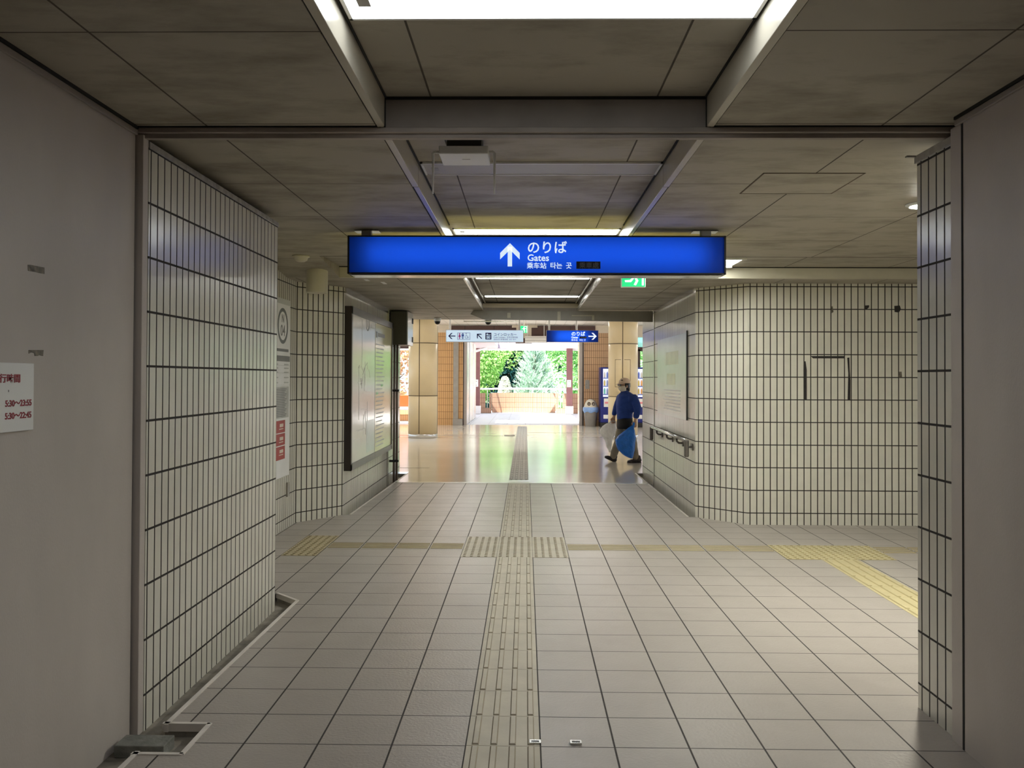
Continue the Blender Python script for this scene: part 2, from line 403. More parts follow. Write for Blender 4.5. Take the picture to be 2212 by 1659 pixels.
struct(MB().box(-0.605, 0.765, 3.60, 3.66, 2.556, 2.70), 'trim_9', 'frame_paint')
struct(MB().box(-0.605, 0.765, 3.590, 3.60, 2.674, 2.69).box(-0.610, -0.603, 3.585, 3.60, 2.556, 2.69).box(0.762, 0.768, 3.585, 3.60, 2.556, 2.69), 'trim_33', 'black_gap')
struct(MB().box(-1.80, -0.64, 3.592, 3.625, 2.556, 2.60).box(0.797, 1.90, 3.592, 3.625, 2.556, 2.60), 'trim_10', 'black_gap')
struct(MB().box(-1.684, -1.668, -3, 3.60, 2.548, 2.562).box(1.748, 1.764, -3, 3.48, 2.548, 2.562), 'trim_34', 'black_gap')
struct(MB().box(-1.684, -1.670, -3, 3.60, 2.522, 2.546, 0.003).box(1.750, 1.764, -3, 3.48, 2.522, 2.546, 0.003), 'trim_35', 'frame_paint')

# tiled walls
struct(MB().box(-2.60, -1.65, 3.664, 5.585, ZG, 2.505), 'wall_west', 'tile_left')
struct(MB().box(1.785, 9.1, 3.55, 3.885, 0, 2.50), 'wall_east', 'tile_right')
M['tape_film'] = mat('grey_plastic_film', (0.36, 0.345, 0.32), 0.2, var=0.2, scale=14, bump=0.4, bscale=25)
struct(MB().box(-1.655, -1.646, 3.664, 5.60, 2.484, 2.513, 0.002), 'trim_11', 'tape_film')
struct(MB().box(1.781, 1.79, 3.552, 3.905, 2.475, 2.510, 0.002).box(1.74, 1.79, 3.885, 3.905, 2.503, 2.510), 'trim_36', 'tape_film')
struct(MB().box(-2.60, -1.75, 3.7, 5.5, 2.505, 2.57).box(1.9, 9.1, 3.62, 3.85, 2.50, 2.57), 'trim_37', 'black_gap')
wl = MB()
wl.prism([(-2.347, 5.585), (-2.347, 8.63), (-1.97, 9.14), (-1.97, 12.03), (-2.7, 12.03), (-2.7, 5.585)], 2.62 - ZG, 'z', ZG)
struct(wl, 'wall_northwest', 'tile_map')
wr = MB()
wr.prism([(9.1, 8.69), (2.27, 8.69), (1.83, 9.15), (1.83, 12.05), (2.4, 12.05), (9.1, 12.05)], 2.62 - ZG, 'z', ZG)
struct(wr, 'wall_northeast', 'tile_far')
struct(MB().box(-2.7, -1.97, 12.09, 13.25, ZG, 2.62), 'wall_farwest', 'tile_map')
struct(MB().box(1.85, 2.4, 12.11, 13.42, ZG, 2.62), 'wall_fareast', 'tile_far')
struct(MB().box(-2.6, -2.0, 12.03, 12.09, ZG, 2.62).box(1.86, 2.4, 12.05, 12.11, ZG, 2.62), 'trim_12', 'black_gap')
struct(MB().box(1.822, 1.86, 12.058, 12.085, ZG, 2.47), 'trim_13', 'steel')
struct(MB().box(-1.985, -1.945, 11.98, 12.02, ZG, 2.47), 'trim_14', 'steel')
struct(MB().box(9.0, 9.2, 3.5, 8.8, 0, 2.7), 'wall_side', 'tile_far')
cap = MB()
for a, b in (((-1.966, 9.16), (-1.966, 12.0)),): strip(cap, a, b, 0.02, 2.40, 2.468, -1)
struct(cap, 'trim_15', 'steel')
cap = MB(); strip(cap, (1.826, 9.16), (1.826, 12.0), 0.02, 2.415, 2.468, 1); struct(cap, 'trim_16', 'steel')

# ceilings
Zc, Za, Zb, Zl, ZQ = 2.685, 2.56, 2.575, 2.465, 2.585
struct(MB().box(-1.85, -0.645, -3, 3.6, Za, Za + 0.05), 'ceiling_near_left', 'ceil_left')
struct(MB().box(0.80, 1.95, -3, 3.6, Za, Za + 0.05), 'ceiling_near_right', 'ceil_near')
struct(MB().box(-0.75, 0.92, -3.05, 8.26, Zc, Zc + 0.05), 'ceiling_coffer', 'ceil_coffer')
cb = MB().box(-2.8, -0.645, 3.66, 7.45, Za, Za + 0.08)
cb.prism([(7.45, Za), (8.28, Zl), (8.3, Zl), (8.3, Zl + 0.2), (7.45, Zl + 0.2)], 0.97, 'x', -2.8)
struct(cb, 'ceiling_left', 'ceil_b_left')
struct(MB().box(0.80, 9.1, 3.66, 7.47, Za, Za + 0.08), 'ceiling_right', 'ceil_b_right')
struct(MB().box(-1.83, -0.62, 7.47, 8.26, Zb, Zb + 0.08).box(0.77, 9.1, 7.49, 8.26, Zb, Zb + 0.08), 'ceiling_strip', 'ceil_b_right')
struct(MB().box(-1.83, -0.62, 8.245, 8.256, Zb - .008, Zb).box(0.797, 9.1, 8.245, 8.256, Zb - .008, Zb), 'trim_38', 'black_gap')
struct(MB().box(-1.83, -0.62, 8.255, 8.30, Zl, 2.70).box(0.77, 9.1, 8.255, 8.30, Zl, 2.70), 'trim_17', 'beige_plastic')
struct(MB().box(-2.8, -0.62, 8.30, 14.15, Zl, Zl + 0.06), 'ceiling_far_left', 'ceil_c_left')
struct(MB().box(0.745, 9.1, 8.30, 12.15, Zl, Zl + 0.06), 'ceiling_far_right', 'ceil_c_right')
struct(MB().box(-0.70, 0.84, 8.26, 12.24, ZQ, ZQ + .05), 'ceiling_far_coffer', 'ceil_coffer')
struct(MB().box(-0.64, 0.76, 12.18, 12.24, 2.46, 2.62), 'trim_18', 'frame_paint')
struct(MB().box(-0.64, 0.76, 12.17, 12.18, ZQ - .012, ZQ).box(-0.64, 0.76, 12.0, 12.01, ZQ - .004, ZQ), 'trim_39', 'black_gap')
struct(MB().box(-2.9, 9.1, 13.2, 14.2, Zl + 0.06, 3.2).box(-9, -2.7, 13.25, 13.6, -0.1, 3.2).box(2.4, 9.1, 13.42, 13.6, -0.1, 3.2).box(0.745, 2.6, 12.16, 13.3, 2.50, 2.56).box(-0.64, 0.8, 12.16, 14.15, 2.50, 2.56), 'wall_hall_south', 'cream_wall')
struct(MB().box(-9.6, 9.6, -3.4, 14.25, 3.3, 3.45), 'ceiling_light_blocker', 'concrete')  # unseen slab added to stop sky light leaking in from above
struct(MB().box(-9.6, -9.4, -3.4, 13.4, -0.3, 3.3).box(9.4, 9.6, -3.4, 13.4, -0.3, 3.3).box(-9.6, 9.6, -3.4, -3.2, -0.3, 3.3).box(-9.6, 9.6, -3.4, 14.2, -0.4, -0.2), 'wall_light_blocker', 'concrete')  # unseen outer shell added to keep daylight out of the gaps
# coffer edge fins
for k, (x0, x1, a, b, z1, mt) in enumerate(((-0.638, -0.606, -3, 3.598, Zc, 'fin'), (0.764, 0.796, -3, 3.598, Zc, 'fin'), (-0.638, -0.606, 3.68, 4.725, Zc, 'fin'), (0.764, 0.796, 3.68, 4.725, Zc, 'fin'), (-0.634, -0.606, 4.735, 8.25, Zc, 'fin'), (0.764, 0.792, 4.735, 8.25, Zc, 'fin'))):
    struct(MB().box(x0, x1, a, b, Za - 0.004, z1, 0.002), 'trim_%d' % (20 + k), mt)
for k, (x0, x1) in enumerate(((-0.618, -0.600), (0.728, 0.746))):
    struct(MB().box(x0, x1, 8.30, 12.19, Zl - 0.008, Zl + 0.03, 0.002), 'trim_%d' % (27 + k), 'fin_far')
for k, (x0, x1) in enumerate(((-0.588, -0.570), (0.700, 0.718))):
    struct(MB().box(x0, x1, 8.30, 12.0, ZQ - .03, ZQ - .012, 0.002), 'trim_%d' % (29 + k), 'fin_far')
struct(MB().box(-0.75, -0.639, -3, 3.598, Za + 0.004, Zc).box(0.797, 0.9, -3, 3.598, Za + 0.004, Zc).box(-0.75, -0.64, 3.68, 8.25, Za + 0.004, Zc).box(0.797, 0.9, 3.68, 8.25, Za + 0.004, Zc)
       .box(-0.606, -0.598, -3, 3.60, Zc - 0.006, Zc).box(0.756, 0.764, -3, 3.60, Zc - 0.006, Zc)
       .box(-0.606, -0.596, 3.68, 6.6, Zc - 0.006, Zc).box(0.754, 0.764, 3.68, 6.6, Zc - 0.006, Zc)
       .box(-1.83, -0.64, 7.45, 7.47, Za, 2.66).box(0.797, 9, 7.47, 7.49, Za, 2.66), 'trim_31', 'black_gap')
struct(MB().box(-0.68, -0.62, 8.30, 12.1, Zl + 0.02, ZQ).box(0.747, 0.82, 8.30, 12.1, Zl + 0.02, ZQ), 'trim_32', 'frame_paint')

# drooping shutter casing under the end of the tunnel
bm_ = MB()
bm_.prism([(-0.62, 2.335), (1.83, 2.305), (1.83, 2.462), (-0.62, 2.462)], 0.06, 'y', 12.2)
bm_.prism([(-0.80, 2.41), (-0.62, 2.335), (-0.62, 2.462), (-0.76, 2.462)], 0.05, 'y', 12.2)
o = tag(bm_.build('shutter_casing', 'grey_metal', at=(0.5, 12.2, 2.3)), 'long grey metal shutter casing sagging across the end of the tunnel', 'shutter casing')
for x0, x1, z0, z1, nm in ((-0.27, -0.22, 2.355, 2.43, 0), (0.455, 0.50, 2.32, 2.45, 0), (0.95, 0.985, 2.325, 2.40, 0)):
    MB().box(x0, x1, 12.185, 12.2, z0, z1, 0.003).build('bracket', 'beige_plastic', o)
MB().box(0.66, 0.96, 12.188, 12.2, 2.385, 2.40, 0.003).build('cover_strip', 'beige_plastic', o)
MB().box(-0.90, -0.10, 12.21, 12.30, 2.302, 2.312, 0.002).build('bottom_rail', 'steel', o)

# ------------------------------------------------------------------ tactile paving
def bars(mb, x0, x1, y0, y1, along, z=0.0, n=4):
    """guide bars block by block inside a strip"""
    if along == 'y':
        k = round((y1 - y0) / 0.3)
        for j in range(k):
            a = y0 + j * 0.3
            for i in range(n):
                c = x0 + (x1 - x0) * (i + 0.5) / n
                trap(mb, c, a + 0.008, a + 0.292, z, 'y')
    else:
        k = round((x1 - x0) / 0.3)
        for j in range(k):
            a = x0 + j * 0.3
            for i in range(n):
                c = y0 + (y1 - y0) * (i + 0.5) / n
                trap(mb, c, a + 0.010, a + 0.290, z, 'x')
def trap(mb, c, a, b, z, along, wb=0.0145, wt=0.0095, h=0.0055):
    if along == 'y':
        v = [(c - wb, a, z), (c + wb, a, z), (c + wb, b, z), (c - wb, b, z), (c - wt, a + .005, z + h), (c + wt, a + .005, z + h), (c + wt, b - .005, z + h), (c - wt, b - .005, z + h)]
    else:
        v = [(a, c - wb, z), (b, c - wb, z), (b, c + wb, z), (a, c + wb, z), (a + .005, c - wt, z + h), (b - .005, c - wt, z + h), (b - .005, c + wt, z + h), (a + .005, c + wt, z + h)]
    mb._add(v, [(4, 5, 6, 7), (0, 1, 5, 4), (1, 2, 6, 5), (2, 3, 7, 6), (3, 0, 4, 7)])
def dots(mb, x0, x1, y0, y1, nx, ny, z=0.0):
    for i in range(nx):
        for j in range(ny):
            c = (x0 + (x1 - x0) * (i + .5) / nx, y0 + (y1 - y0) * (j + .5) / ny, z)
            mb.lathe([(0.0135, 0), (0.0105, 0.004), (0.006, 0.0055)], c, 8)
TZ = 0.0015
def slab(x0, x1, y0, y1, blocks='y'):
    mb = MB(); e = 0.002
    if blocks == 'y':
        for j in range(round((y1 - y0) / 0.3)): mb.box(x0 + e, x1 - e, y0 + .3 * j + .001, y0 + .3 * j + .299, 0.0002, TZ)
    else:
        for j in range(round((x1 - x0) / 0.3)): mb.box(x0 + .3 * j + .001, x0 + .3 * j + .299, y0 + e, y1 - e, 0.0002, TZ)
    return mb
XL, XR = -0.2353, 0.0647
J0, J1 = 7.031, 7.931
TG = 'tactile paving of the tunnel floor'
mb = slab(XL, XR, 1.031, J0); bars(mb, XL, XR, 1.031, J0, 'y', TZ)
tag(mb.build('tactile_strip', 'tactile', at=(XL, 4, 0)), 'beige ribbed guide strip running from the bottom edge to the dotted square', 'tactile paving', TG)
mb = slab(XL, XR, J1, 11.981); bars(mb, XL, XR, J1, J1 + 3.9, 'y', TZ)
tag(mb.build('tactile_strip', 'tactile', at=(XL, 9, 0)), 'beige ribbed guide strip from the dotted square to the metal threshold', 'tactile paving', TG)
mb = MB()
for i in range(3):
    for j in range(3): mb.box(-0.5353 + .3 * i + .001, -0.5353 + .3 * i + .299, J0 + .3 * j + .001, J0 + .3 * j + .299, 0.0002, TZ)
dots(mb, -0.5353, 0.3647, J0, J1, 15, 15, TZ)
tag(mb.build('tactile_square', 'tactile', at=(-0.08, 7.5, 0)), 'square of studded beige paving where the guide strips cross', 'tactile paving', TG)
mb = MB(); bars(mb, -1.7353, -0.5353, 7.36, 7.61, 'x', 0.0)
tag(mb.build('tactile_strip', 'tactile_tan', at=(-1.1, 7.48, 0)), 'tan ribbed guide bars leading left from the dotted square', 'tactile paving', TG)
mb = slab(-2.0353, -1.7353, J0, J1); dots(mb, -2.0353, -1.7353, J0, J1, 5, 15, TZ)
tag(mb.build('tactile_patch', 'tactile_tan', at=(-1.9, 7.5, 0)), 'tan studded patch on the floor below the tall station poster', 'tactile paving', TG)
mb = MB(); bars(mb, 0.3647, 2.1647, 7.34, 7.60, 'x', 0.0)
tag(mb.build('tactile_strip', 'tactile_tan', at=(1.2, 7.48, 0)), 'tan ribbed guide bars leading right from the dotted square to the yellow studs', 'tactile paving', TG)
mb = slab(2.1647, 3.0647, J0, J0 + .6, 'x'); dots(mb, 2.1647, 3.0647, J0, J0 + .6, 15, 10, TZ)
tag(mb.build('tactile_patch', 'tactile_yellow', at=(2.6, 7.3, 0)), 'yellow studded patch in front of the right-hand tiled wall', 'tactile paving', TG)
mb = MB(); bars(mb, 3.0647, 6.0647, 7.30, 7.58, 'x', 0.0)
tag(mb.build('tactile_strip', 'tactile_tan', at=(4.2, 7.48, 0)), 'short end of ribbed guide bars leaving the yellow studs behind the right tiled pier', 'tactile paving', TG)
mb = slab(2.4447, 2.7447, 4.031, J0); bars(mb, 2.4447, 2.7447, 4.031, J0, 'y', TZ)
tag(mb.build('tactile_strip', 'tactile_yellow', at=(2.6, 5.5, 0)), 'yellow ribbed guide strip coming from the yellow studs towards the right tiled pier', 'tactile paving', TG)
mb = slab(-0.24, 0.05, 12.42, 12.42 + 13.8)
for k in range(46):
    y = 12.42 + .3 * k
    for i in range(4): trap(mb, -0.24 + .29 * (i + .5) / 4, y + .008, y + .292, TZ, 'y', 0.018, 0.014)
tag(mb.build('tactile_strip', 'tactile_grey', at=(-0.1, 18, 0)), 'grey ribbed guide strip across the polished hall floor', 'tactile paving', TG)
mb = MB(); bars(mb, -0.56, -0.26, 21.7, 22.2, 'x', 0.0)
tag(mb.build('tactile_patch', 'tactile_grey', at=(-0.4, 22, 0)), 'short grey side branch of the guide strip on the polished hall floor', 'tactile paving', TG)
# ------------------------------------------------------------------ the hall beyond
struct(MB().quad((-1.84, 12.07, 0), (1.74, 12.07, 0), (1.74, 13.35, 0), (-1.84, 13.35, 0)).quad((-9, 13.35, 0), (9, 13.35, 0), (9, 27.0, 0), (-9, 27.0, 0)), 'floor_hall', 'hall_floor')
struct(MB().quad((-30, 27.0, -0.01), (30, 27.0, -0.01), (30, 39, -0.01), (-30, 39, -0.01)).quad((-30, 10, -0.02), (-9.2, 10, -0.02), (-9.2, 27, -0.02), (-30, 27, -0.02)).quad((9.2, 10, -0.02), (30, 10, -0.02), (30, 27, -0.02), (9.2, 27, -0.02)), 'floor_outside', 'outside_floor')
struct(MB().box(-3.3, -0.56, 21.83, 21.86, 0.0003, 0.002).box(-9, -3.3, 21.83, 21.86, 0.0003, 0.002), 'trim_41', 'column_joint')
struct(MB().box(0.06, 9, 23.2, 23.23, 0.0003, 0.002), 'trim_42', 'column_joint')
struct(MB().box(-2.6, -1.58, 13.95, 13.97, 0.0003, 0.002), 'trim_43', 'column_joint')
HC = 3.17
struct(MB().box(-12, 12, 13.25, 27.1, HC, HC + 0.1), 'ceiling_hall', 'hall_ceiling')  # extended unseen past the side walls to keep the sun out
YW = 26.8
struct(MB().box(-3.25, -1.95, YW, YW + 0.28, 0, 2.93), 'wall_hall_left', 'tile_orange')
struct(MB().box(1.84, 3.28, YW, YW + 0.28, 0, 2.93), 'wall_hall_right', 'tile_brown')
struct(MB().box(-3.3, -2.36, YW, YW + .25, 2.93, HC).box(2.2, 3.3, YW, YW + .25, 2.93, HC).box(3.3, 9, YW, YW + .25, 2.80, HC).box(-9, -3.25, YW, YW + .25, 2.85, HC).box(-9, -6.5, YW, YW + .25, 0, 2.85).box(6.5, 9, YW, YW + .25, 0, 2.78), 'wall_hall_back', 'cream_wall')
# jambs of the way out
struct(MB().box(-1.95, -1.86, YW - .01, YW + .3, 0, 2.69, 0.004).box(1.70, 1.79, YW - .01, YW + .3, 0, 2.69, 0.004), 'trim_44', 'jamb')
struct(MB().box(1.79, 1.84, YW - .02, YW + .3, 0, 2.69, 0.004).box(-1.98, -1.95, YW - .02, YW + .3, 0, 2.69), 'trim_45', 'dark_steel')
fa = MB().box(-2.36, -0.30, YW - .02, YW + .3, 2.69, HC - 0.02).box(0.18, 2.2, YW - .02, YW + .3, 2.69, HC - .02).box(-0.32, 0.20, YW - .02, YW + .3, 2.60, 2.76)
struct(fa, 'trim_46', 'fascia')
for k, x in enumerate((-1.93, -1.0, 0.62, 1.42)):
    struct(MB().box(x - .006, x + .006, YW - .023, YW, 2.69, HC - .02), 'trim_%d' % (47 + k), 'black_gap')
struct(MB().box(-0.30, 0.18, YW - .03, YW + .2, 2.76, HC).box(-0.44, 0.37, YW - .04, YW + .2, 3.09, HC), 'trim_52', 'cream_wall')
# side ends of the hall: low walls, posts and open sides
for sx, nm, k in ((-1, 'left', 60), (1, 'right', 66)):
    w = MB().box(sx * 9 - .1, sx * 9 + .1, 13.4, 27.1, 0, 0.5).box(sx * 9 - .1, sx * 9 + .1, 13.4, 27.1, 2.6, HC + .1)
    for y in (13.5, 17, 20.5, 24, 27): w.box(sx * 9 - .12, sx * 9 + .12, y - .15, y + .15, 0.5, 2.6)
    struct(w, 'wall_hall_%s_end' % nm, 'cream_wall')
# framed opening on the left with its parapet and bench beyond
fr = MB().box(-6.4, -3.25, YW, YW + .1, 2.42, 2.56).box(-3.40, -3.25, YW, YW + .12, 0, 2.42).box(-4.9, -4.8, YW, YW + .1, 0, 2.42)
struct(fr, 'window_1', 'brown_frame')
fr = MB().box(3.28, 6.5, YW, YW + .1, 2.36, 2.49).box(3.55, 3.62, YW, YW + .1, 1.5, 2.42).box(4.6, 4.68, YW, YW + .1, 0, 2.4)
struct(fr, 'window_2', 'brown_frame')
m, nt, b = new_mat('teal_tinted_glass'); b.inputs['Base Color'].default_value = (0.35, 0.85, 0.78, 1); b.inputs['Roughness'].default_value = 0.25; b.inputs['Transmission Weight'].default_value = 0.9; b.inputs['IOR'].default_value = 1.1
M['teal_glass'] = m
struct(MB().box(3.3, 6.4, YW + .03, YW + .05, 2.47, 2.80), 'window_3', 'teal_glass')
struct(MB().box(-7.5, -2.25, 29.4, 29.7, 0, 0.44), 'wall_outside_left', 'tile_orange')

t = thing('bench', (-4.2, 28.9, 0), 'bench with a bright orange-red backrest outside, left of the cream pillar', 'bench')
m_red = mat('orange_red_plastic', (0.55, 0.085, 0.02), 0.4, var=0.05); M['red'] = m_red
MB().box(-5.0, -3.5, 29.08, 29.14, 0.50, 0.90, 0.02).build('backrest', 'red', t)
MB().box(-5.0, -3.5, 28.65, 29.08, 0.40, 0.45, 0.015).build('seat', 'canopy_beam', t)
for x in (-4.9, -3.62):
    MB().box(x - .03, x + .03, 28.7, 29.1, 0, 0.40).box(x - .025, x + .025, 29.1, 29.15, 0.0, 0.52).build('leg', 'white_paint', t)

# pillars
def pillar(x, y, label, hatch):
    r = 0.365
    t = thing('round_pillar', (x, y, 0), label, 'pillar', 'round pillars of the hall')
    prof = [(r, 0.10)]
    seams = [1.045, 2.35]
    z = 0.10
    for s in seams: prof += [(r, s - 0.012), (r - .008, s - 0.008), (r - .008, s + 0.008), (r, s + 0.012)]
    prof += [(r, HC)]
    MB().lathe(prof, (x, y, 0), 56).build('cladding', 'column', t)
    j = MB()
    for s in seams: j.lathe([(r - .004, s - .008), (r + .001, s - .008), (r + .001, s + .008), (r - .004, s + .008)], (x, y, 0), 56)
    for a in (-98, -8, 82, 172):
        ca, sa = cos(radians(a)), sin(radians(a)); c = Vector((x + ca * r, y + sa * r, 0)); tt = Vector((-sa, ca, 0)) * .010; nn = Vector((ca, sa, 0)) * .002
        j.prism([(c + tt + nn).to_2d()[:], (c - tt + nn).to_2d()[:], (c - tt - nn * 3).to_2d()[:], (c + tt - nn * 3).to_2d()[:]], HC - .12, 'z', 0.11)
    j.build('joint_strip', 'column_joint', t)
    MB().lathe([(r + .004, 0.0), (r + .004, 0.085), (r - .01, 0.10)], (x, y, 0), 56).build('kick_ring', 'steel', t)
    if hatch:
        h = MB()
        for z0, z1, a0, a1 in ((1.28, 1.29, -128, -104), (1.28, 1.29, -92, -68), (1.95, 1.96, -128, -104), (1.95, 1.96, -92, -68)):
            n = 8
            for i in range(n):
                p = [Vector((x + cos(radians(a0 + (a1 - a0) * q / n)) * (r + .002), y + sin(radians(a0 + (a1 - a0) * q / n)) * (r + .002), 0)) for q in (i, i + 1)]
                h.quad((p[0].x, p[0].y, z0), (p[1].x, p[1].y, z0), (p[1].x, p[1].y, z1), (p[0].x, p[0].y, z1))
        for a in (-128, -68):
            c = Vector((x + cos(radians(a)) * (r + .002), y + sin(radians(a)) * (r + .002), 0)); tt = Vector((-sin(radians(a)), cos(radians(a)), 0)) * .005
            h.quad((*(c - tt).to_2d(), 1.28), (*(c + tt).to_2d(), 1.28), (*(c + tt).to_2d(), 1.96), (*(c - tt).to_2d(), 1.96))
        h.build('hatch_outline', 'column_joint', t)
pillar(-2.565, 21.15, 'cream panelled round pillar left of the way out, bare down to its metal base ring', False)
pillar(2.43, 21.15, 'cream panelled round pillar behind the walking person', True)

# conduit column on the left orange wall, plate on the right one
t = thing('cable_duct', (-2.06, YW - .05, 0), 'grey vertical cable duct on the orange tiled wall', 'duct')
MB().box(-2.285, -2.125, YW - .10, YW - .002, 0.20, 2.90, 0.006).build('duct_cover', 'grey_metal', t)
MB().box(-2.29, -1.985, YW - .16, YW - .002, 0.0, 0.20, 0.006).build('base_box', 'grey_metal', t)
t = thing('intercom', (2.02, YW - .03, 1.15), 'small grey intercom plate on the brown tiled wall above the bin', 'intercom')
pts = [(1.885, 1.16), (2.02, 1.16), (2.02, 1.42), (1.985, 1.45), (1.92, 1.45), (1.885, 1.42)]
MB().prism(pts, 0.03, 'y', YW - .034).build('plate', 'grey_metal', t)
MB().lathe([(0.012, 0), (0.012, 0.01)], (1.92, YW - .04, 1.30), 10).build('button', 'steel', t)

# trash bin
tx, ty = 2.035, 26.42
t = thing('trash_bin', (tx, ty, 0), 'grey flared bin with a cream domed lid and blue bag by the brown tiled wall', 'bin')
M['bin_grey'] = mat('grey_bin_plastic', (0.27, 0.25, 0.23), 0.5, var=0.08)
M['bag_blue_pale'] = mat('pale_blue_bag_film', (0.28, 0.45, 0.80), 0.35, var=0.15, scale=12)
MB().lathe([(0.155, 0), (0.165, 0.01), (0.215, 0.47), (0.225, 0.50)], (tx, ty, 0), 32).build('body', 'bin_grey', t)
lb = MB(); prof = []
random.seed(5)
seg = 40; rings = []
for z, r in ((0.44, 0.222), (0.47, 0.238), (0.52, 0.245), (0.58, 0.240), (0.60, 0.225)):
    rings.append([lb.bm.verts.new((tx + cos(2*pi*k/seg) * (r + .007 * sin(k * 2.3 + z * 30)), ty + sin(2*pi*k/seg) * (r + .007 * sin(k * 2.3 + z * 30)), z - .02 * sin(k * 0.9) * (0.6 - z) * 6)) for k in range(seg)])
for i in range(4):
    for k in range(seg):
        fc = lb.bm.faces.new((rings[i][k], rings[i][(k+1) % seg], rings[i+1][(k+1) % seg], rings[i+1][k])); fc.smooth = True
lb.build('bin_bag', 'bag_blue_pale', t)
lid = MB().lathe([(0.225, 0.585), (0.218, 0.60), (0.195, 0.66), (0.165, 0.74), (0.13, 0.80), (0.07, 0.84), (0.0, 0.85)], (tx, ty, 0), 36).build('lid', mat('cream_lid_plastic', (0.68, 0.62, 0.50), 0.4, var=0.03), t)
for dx in (-0.07, 0.07):
    MB().cyl((tx + dx, ty - .20, 0.70), (tx + dx * .9, ty - .12, 0.712), 0.052, seg=20).build('opening', 'column_joint', lid)
    MB().cyl((tx + dx, ty - .204, 0.70), (tx + dx, ty - .198, 0.70), 0.03, seg=16).build('inner_ring', 'bin_grey', lid)

# vending machines
M['vend_blue'] = mat('blue_vending_body', (0.012, 0.022, 0.19), 0.3, var=0.05)
M['vend_window'] = emit('backlit_display', (0.75, 0.80, 1.0), 0.5)
can_cols = [(0.75, 0.25, 0.28), (0.10, 0.16, 0.55), (0.80, 0.40, 0.12), (0.15, 0.55, 0.45), (0.75, 0.72, 0.62), (0.25, 0.30, 0.60), (0.70, 0.55, 0.15)]
for i, c in enumerate(can_cols): M['can%d' % i] = mat('bottle_colour_%d' % i, c, 0.35, var=0.05)
def vending(x0, x1, y0, label):
    t = thing('vending_machine', ((x0 + x1) / 2, y0 + .35, 0), label, 'vending machine', 'blue drink vending machines')
    y1 = y0 + 0.70
    MB().box(x0, x1, y0, y1, 0.14, 1.84, 0.012).build('cabinet', 'vend_blue', t)
    MB().box(x0 - .0, x1 - .0, y0 - .06, y1, 0.0, 0.135, 0.006).build('plinth', 'black_plastic', t)
    w = MB().box(x0 + .075, x1 - .25, y0 - .012, y0 + .002, 0.93, 1.79, 0.004).build('display_window', 'vend_window', t)
    random.seed(int(x0 * 100))
    nx = int((x1 - x0 - .36) / .085)
    for row, z in enumerate((1.52, 1.27, 1.02)):
        for i in range(nx):
            x = x0 + .12 + i * .085
            MB().lathe([(0.026, 0), (0.027, 0.02), (0.027, 0.13), (0.012, 0.165), (0.012, 0.18)], (x, y0 - .03, z), 10).build('bottle', 'can%d' % random.randrange(7), w)
        MB().box(x0 + .08, x1 - .26, y0 - .035, y0 - .012, z - .03, z - .004).build('button_row', 'can1', w)
    MB().box(x0 + .10, x0 + .34, y0 - .008, y0, 0.62, 0.88, 0.004).build('sticker', 'white_paint', t)
    MB().box(x0 + .13, x0 + .31, y0 - .010, y0 - .006, 0.72, 0.78).build('sticker_picture', 'can0', t)
    MB().box(x0 + .09, x0 + .23, y0 - .008, y0, 0.26, 0.38, 0.004).build('flap_label', 'white_paint', t)
    MB().box(x0 + .28, x1 - .2, y0 - .015, y0, 0.24, 0.44, 0.006).build('delivery_flap', 'black_plastic', t)
    MB().box(x1 - .22, x1 - .06, y0 - .010, y0, 0.95, 1.55, 0.004).build('coin_panel', 'grey_metal', t)
vending(2.30, 3.27, 26.0, 'blue drinks vending machine half hidden behind the round pillar on the right')
vending(3.345, 4.35, 26.0, 'blue drinks vending machine at the edge of the right tiled wall, past the pillar')

# ------------------------------------------------------------------ outside
# side wall of the passage out
struct(MB().box(-2.15, -1.88, YW + .3, 32.0, 0, 2.75), 'wall_passage_left', 'passage')
struct(MB().box(-1.90, -1.85, 28.2, 28.35, 0, 2.7, .005).box(-1.90, -1.85, 30.2, 30.35, 0, 2.7, .005), 'trim_56', 'white_paint')
struct(MB().box(1.79, 2.05, YW + .3, 29.0, 0, 2.75), 'wall_passage_right', 'tile_parapet')
def arc_pts():
    pts = []
    for i in range(15):
        a = -1 + 2 * i / 14
        pts.append((-0.08 + 1.38 * a, 36.75 + 0.5 * (1 - a * a)))
    return pts
ap = arc_pts()
pw = MB()
for (a, b) in zip(ap, ap[1:]):
    pw.prism([a, b, (b[0], b[1] + .2), (a[0], a[1] + .2)], 0.85, 'z', 0)
def wing(x0, x1, slot):
    w = .085
    pw.box(x0, slot - w, 36.1, 36.3, 0, 0.85).box(slot + w, x1, 36.1, 36.3, 0, 0.85).box(slot - w, slot + w, 36.1, 36.3, 0, 0.22)
wing(-5, -1.46, -1.63); wing(1.30, 5, 1.50)
struct(pw, 'wall_parapet', 'tile_parapet')
t = thing('slot_post', (-1.63, 36.2, 0.22), 'thin pale post in the slot at the left of the tiled parapet', 'post')
MB().box(-1.645, -1.615, 36.18, 36.22, 0.22, 0.99, 0.004).build('bar', 'white_paint', t)
t = thing('slot_post', (1.50, 36.2, 0.22), 'thin pale post in the slot at the right of the tiled parapet', 'post')
MB().box(1.485, 1.515, 36.18, 36.22, 0.22, 0.99, 0.004).build('bar', 'white_paint', t)
t = thing('handrail', (0, 36.5, 0.85), 'white tubular rail running along the top of the outdoor parapet', 'handrail')
MB().tube([(-5, 36.2, 1.03), (-1.46, 36.25, 1.03)] + [(x, y + .1, 1.03) for x, y in ap[1:-1]] + [(1.30, 36.25, 1.03), (5, 36.2, 1.03)], 0.04, 8).build('rail_tube', 'white_paint', t)
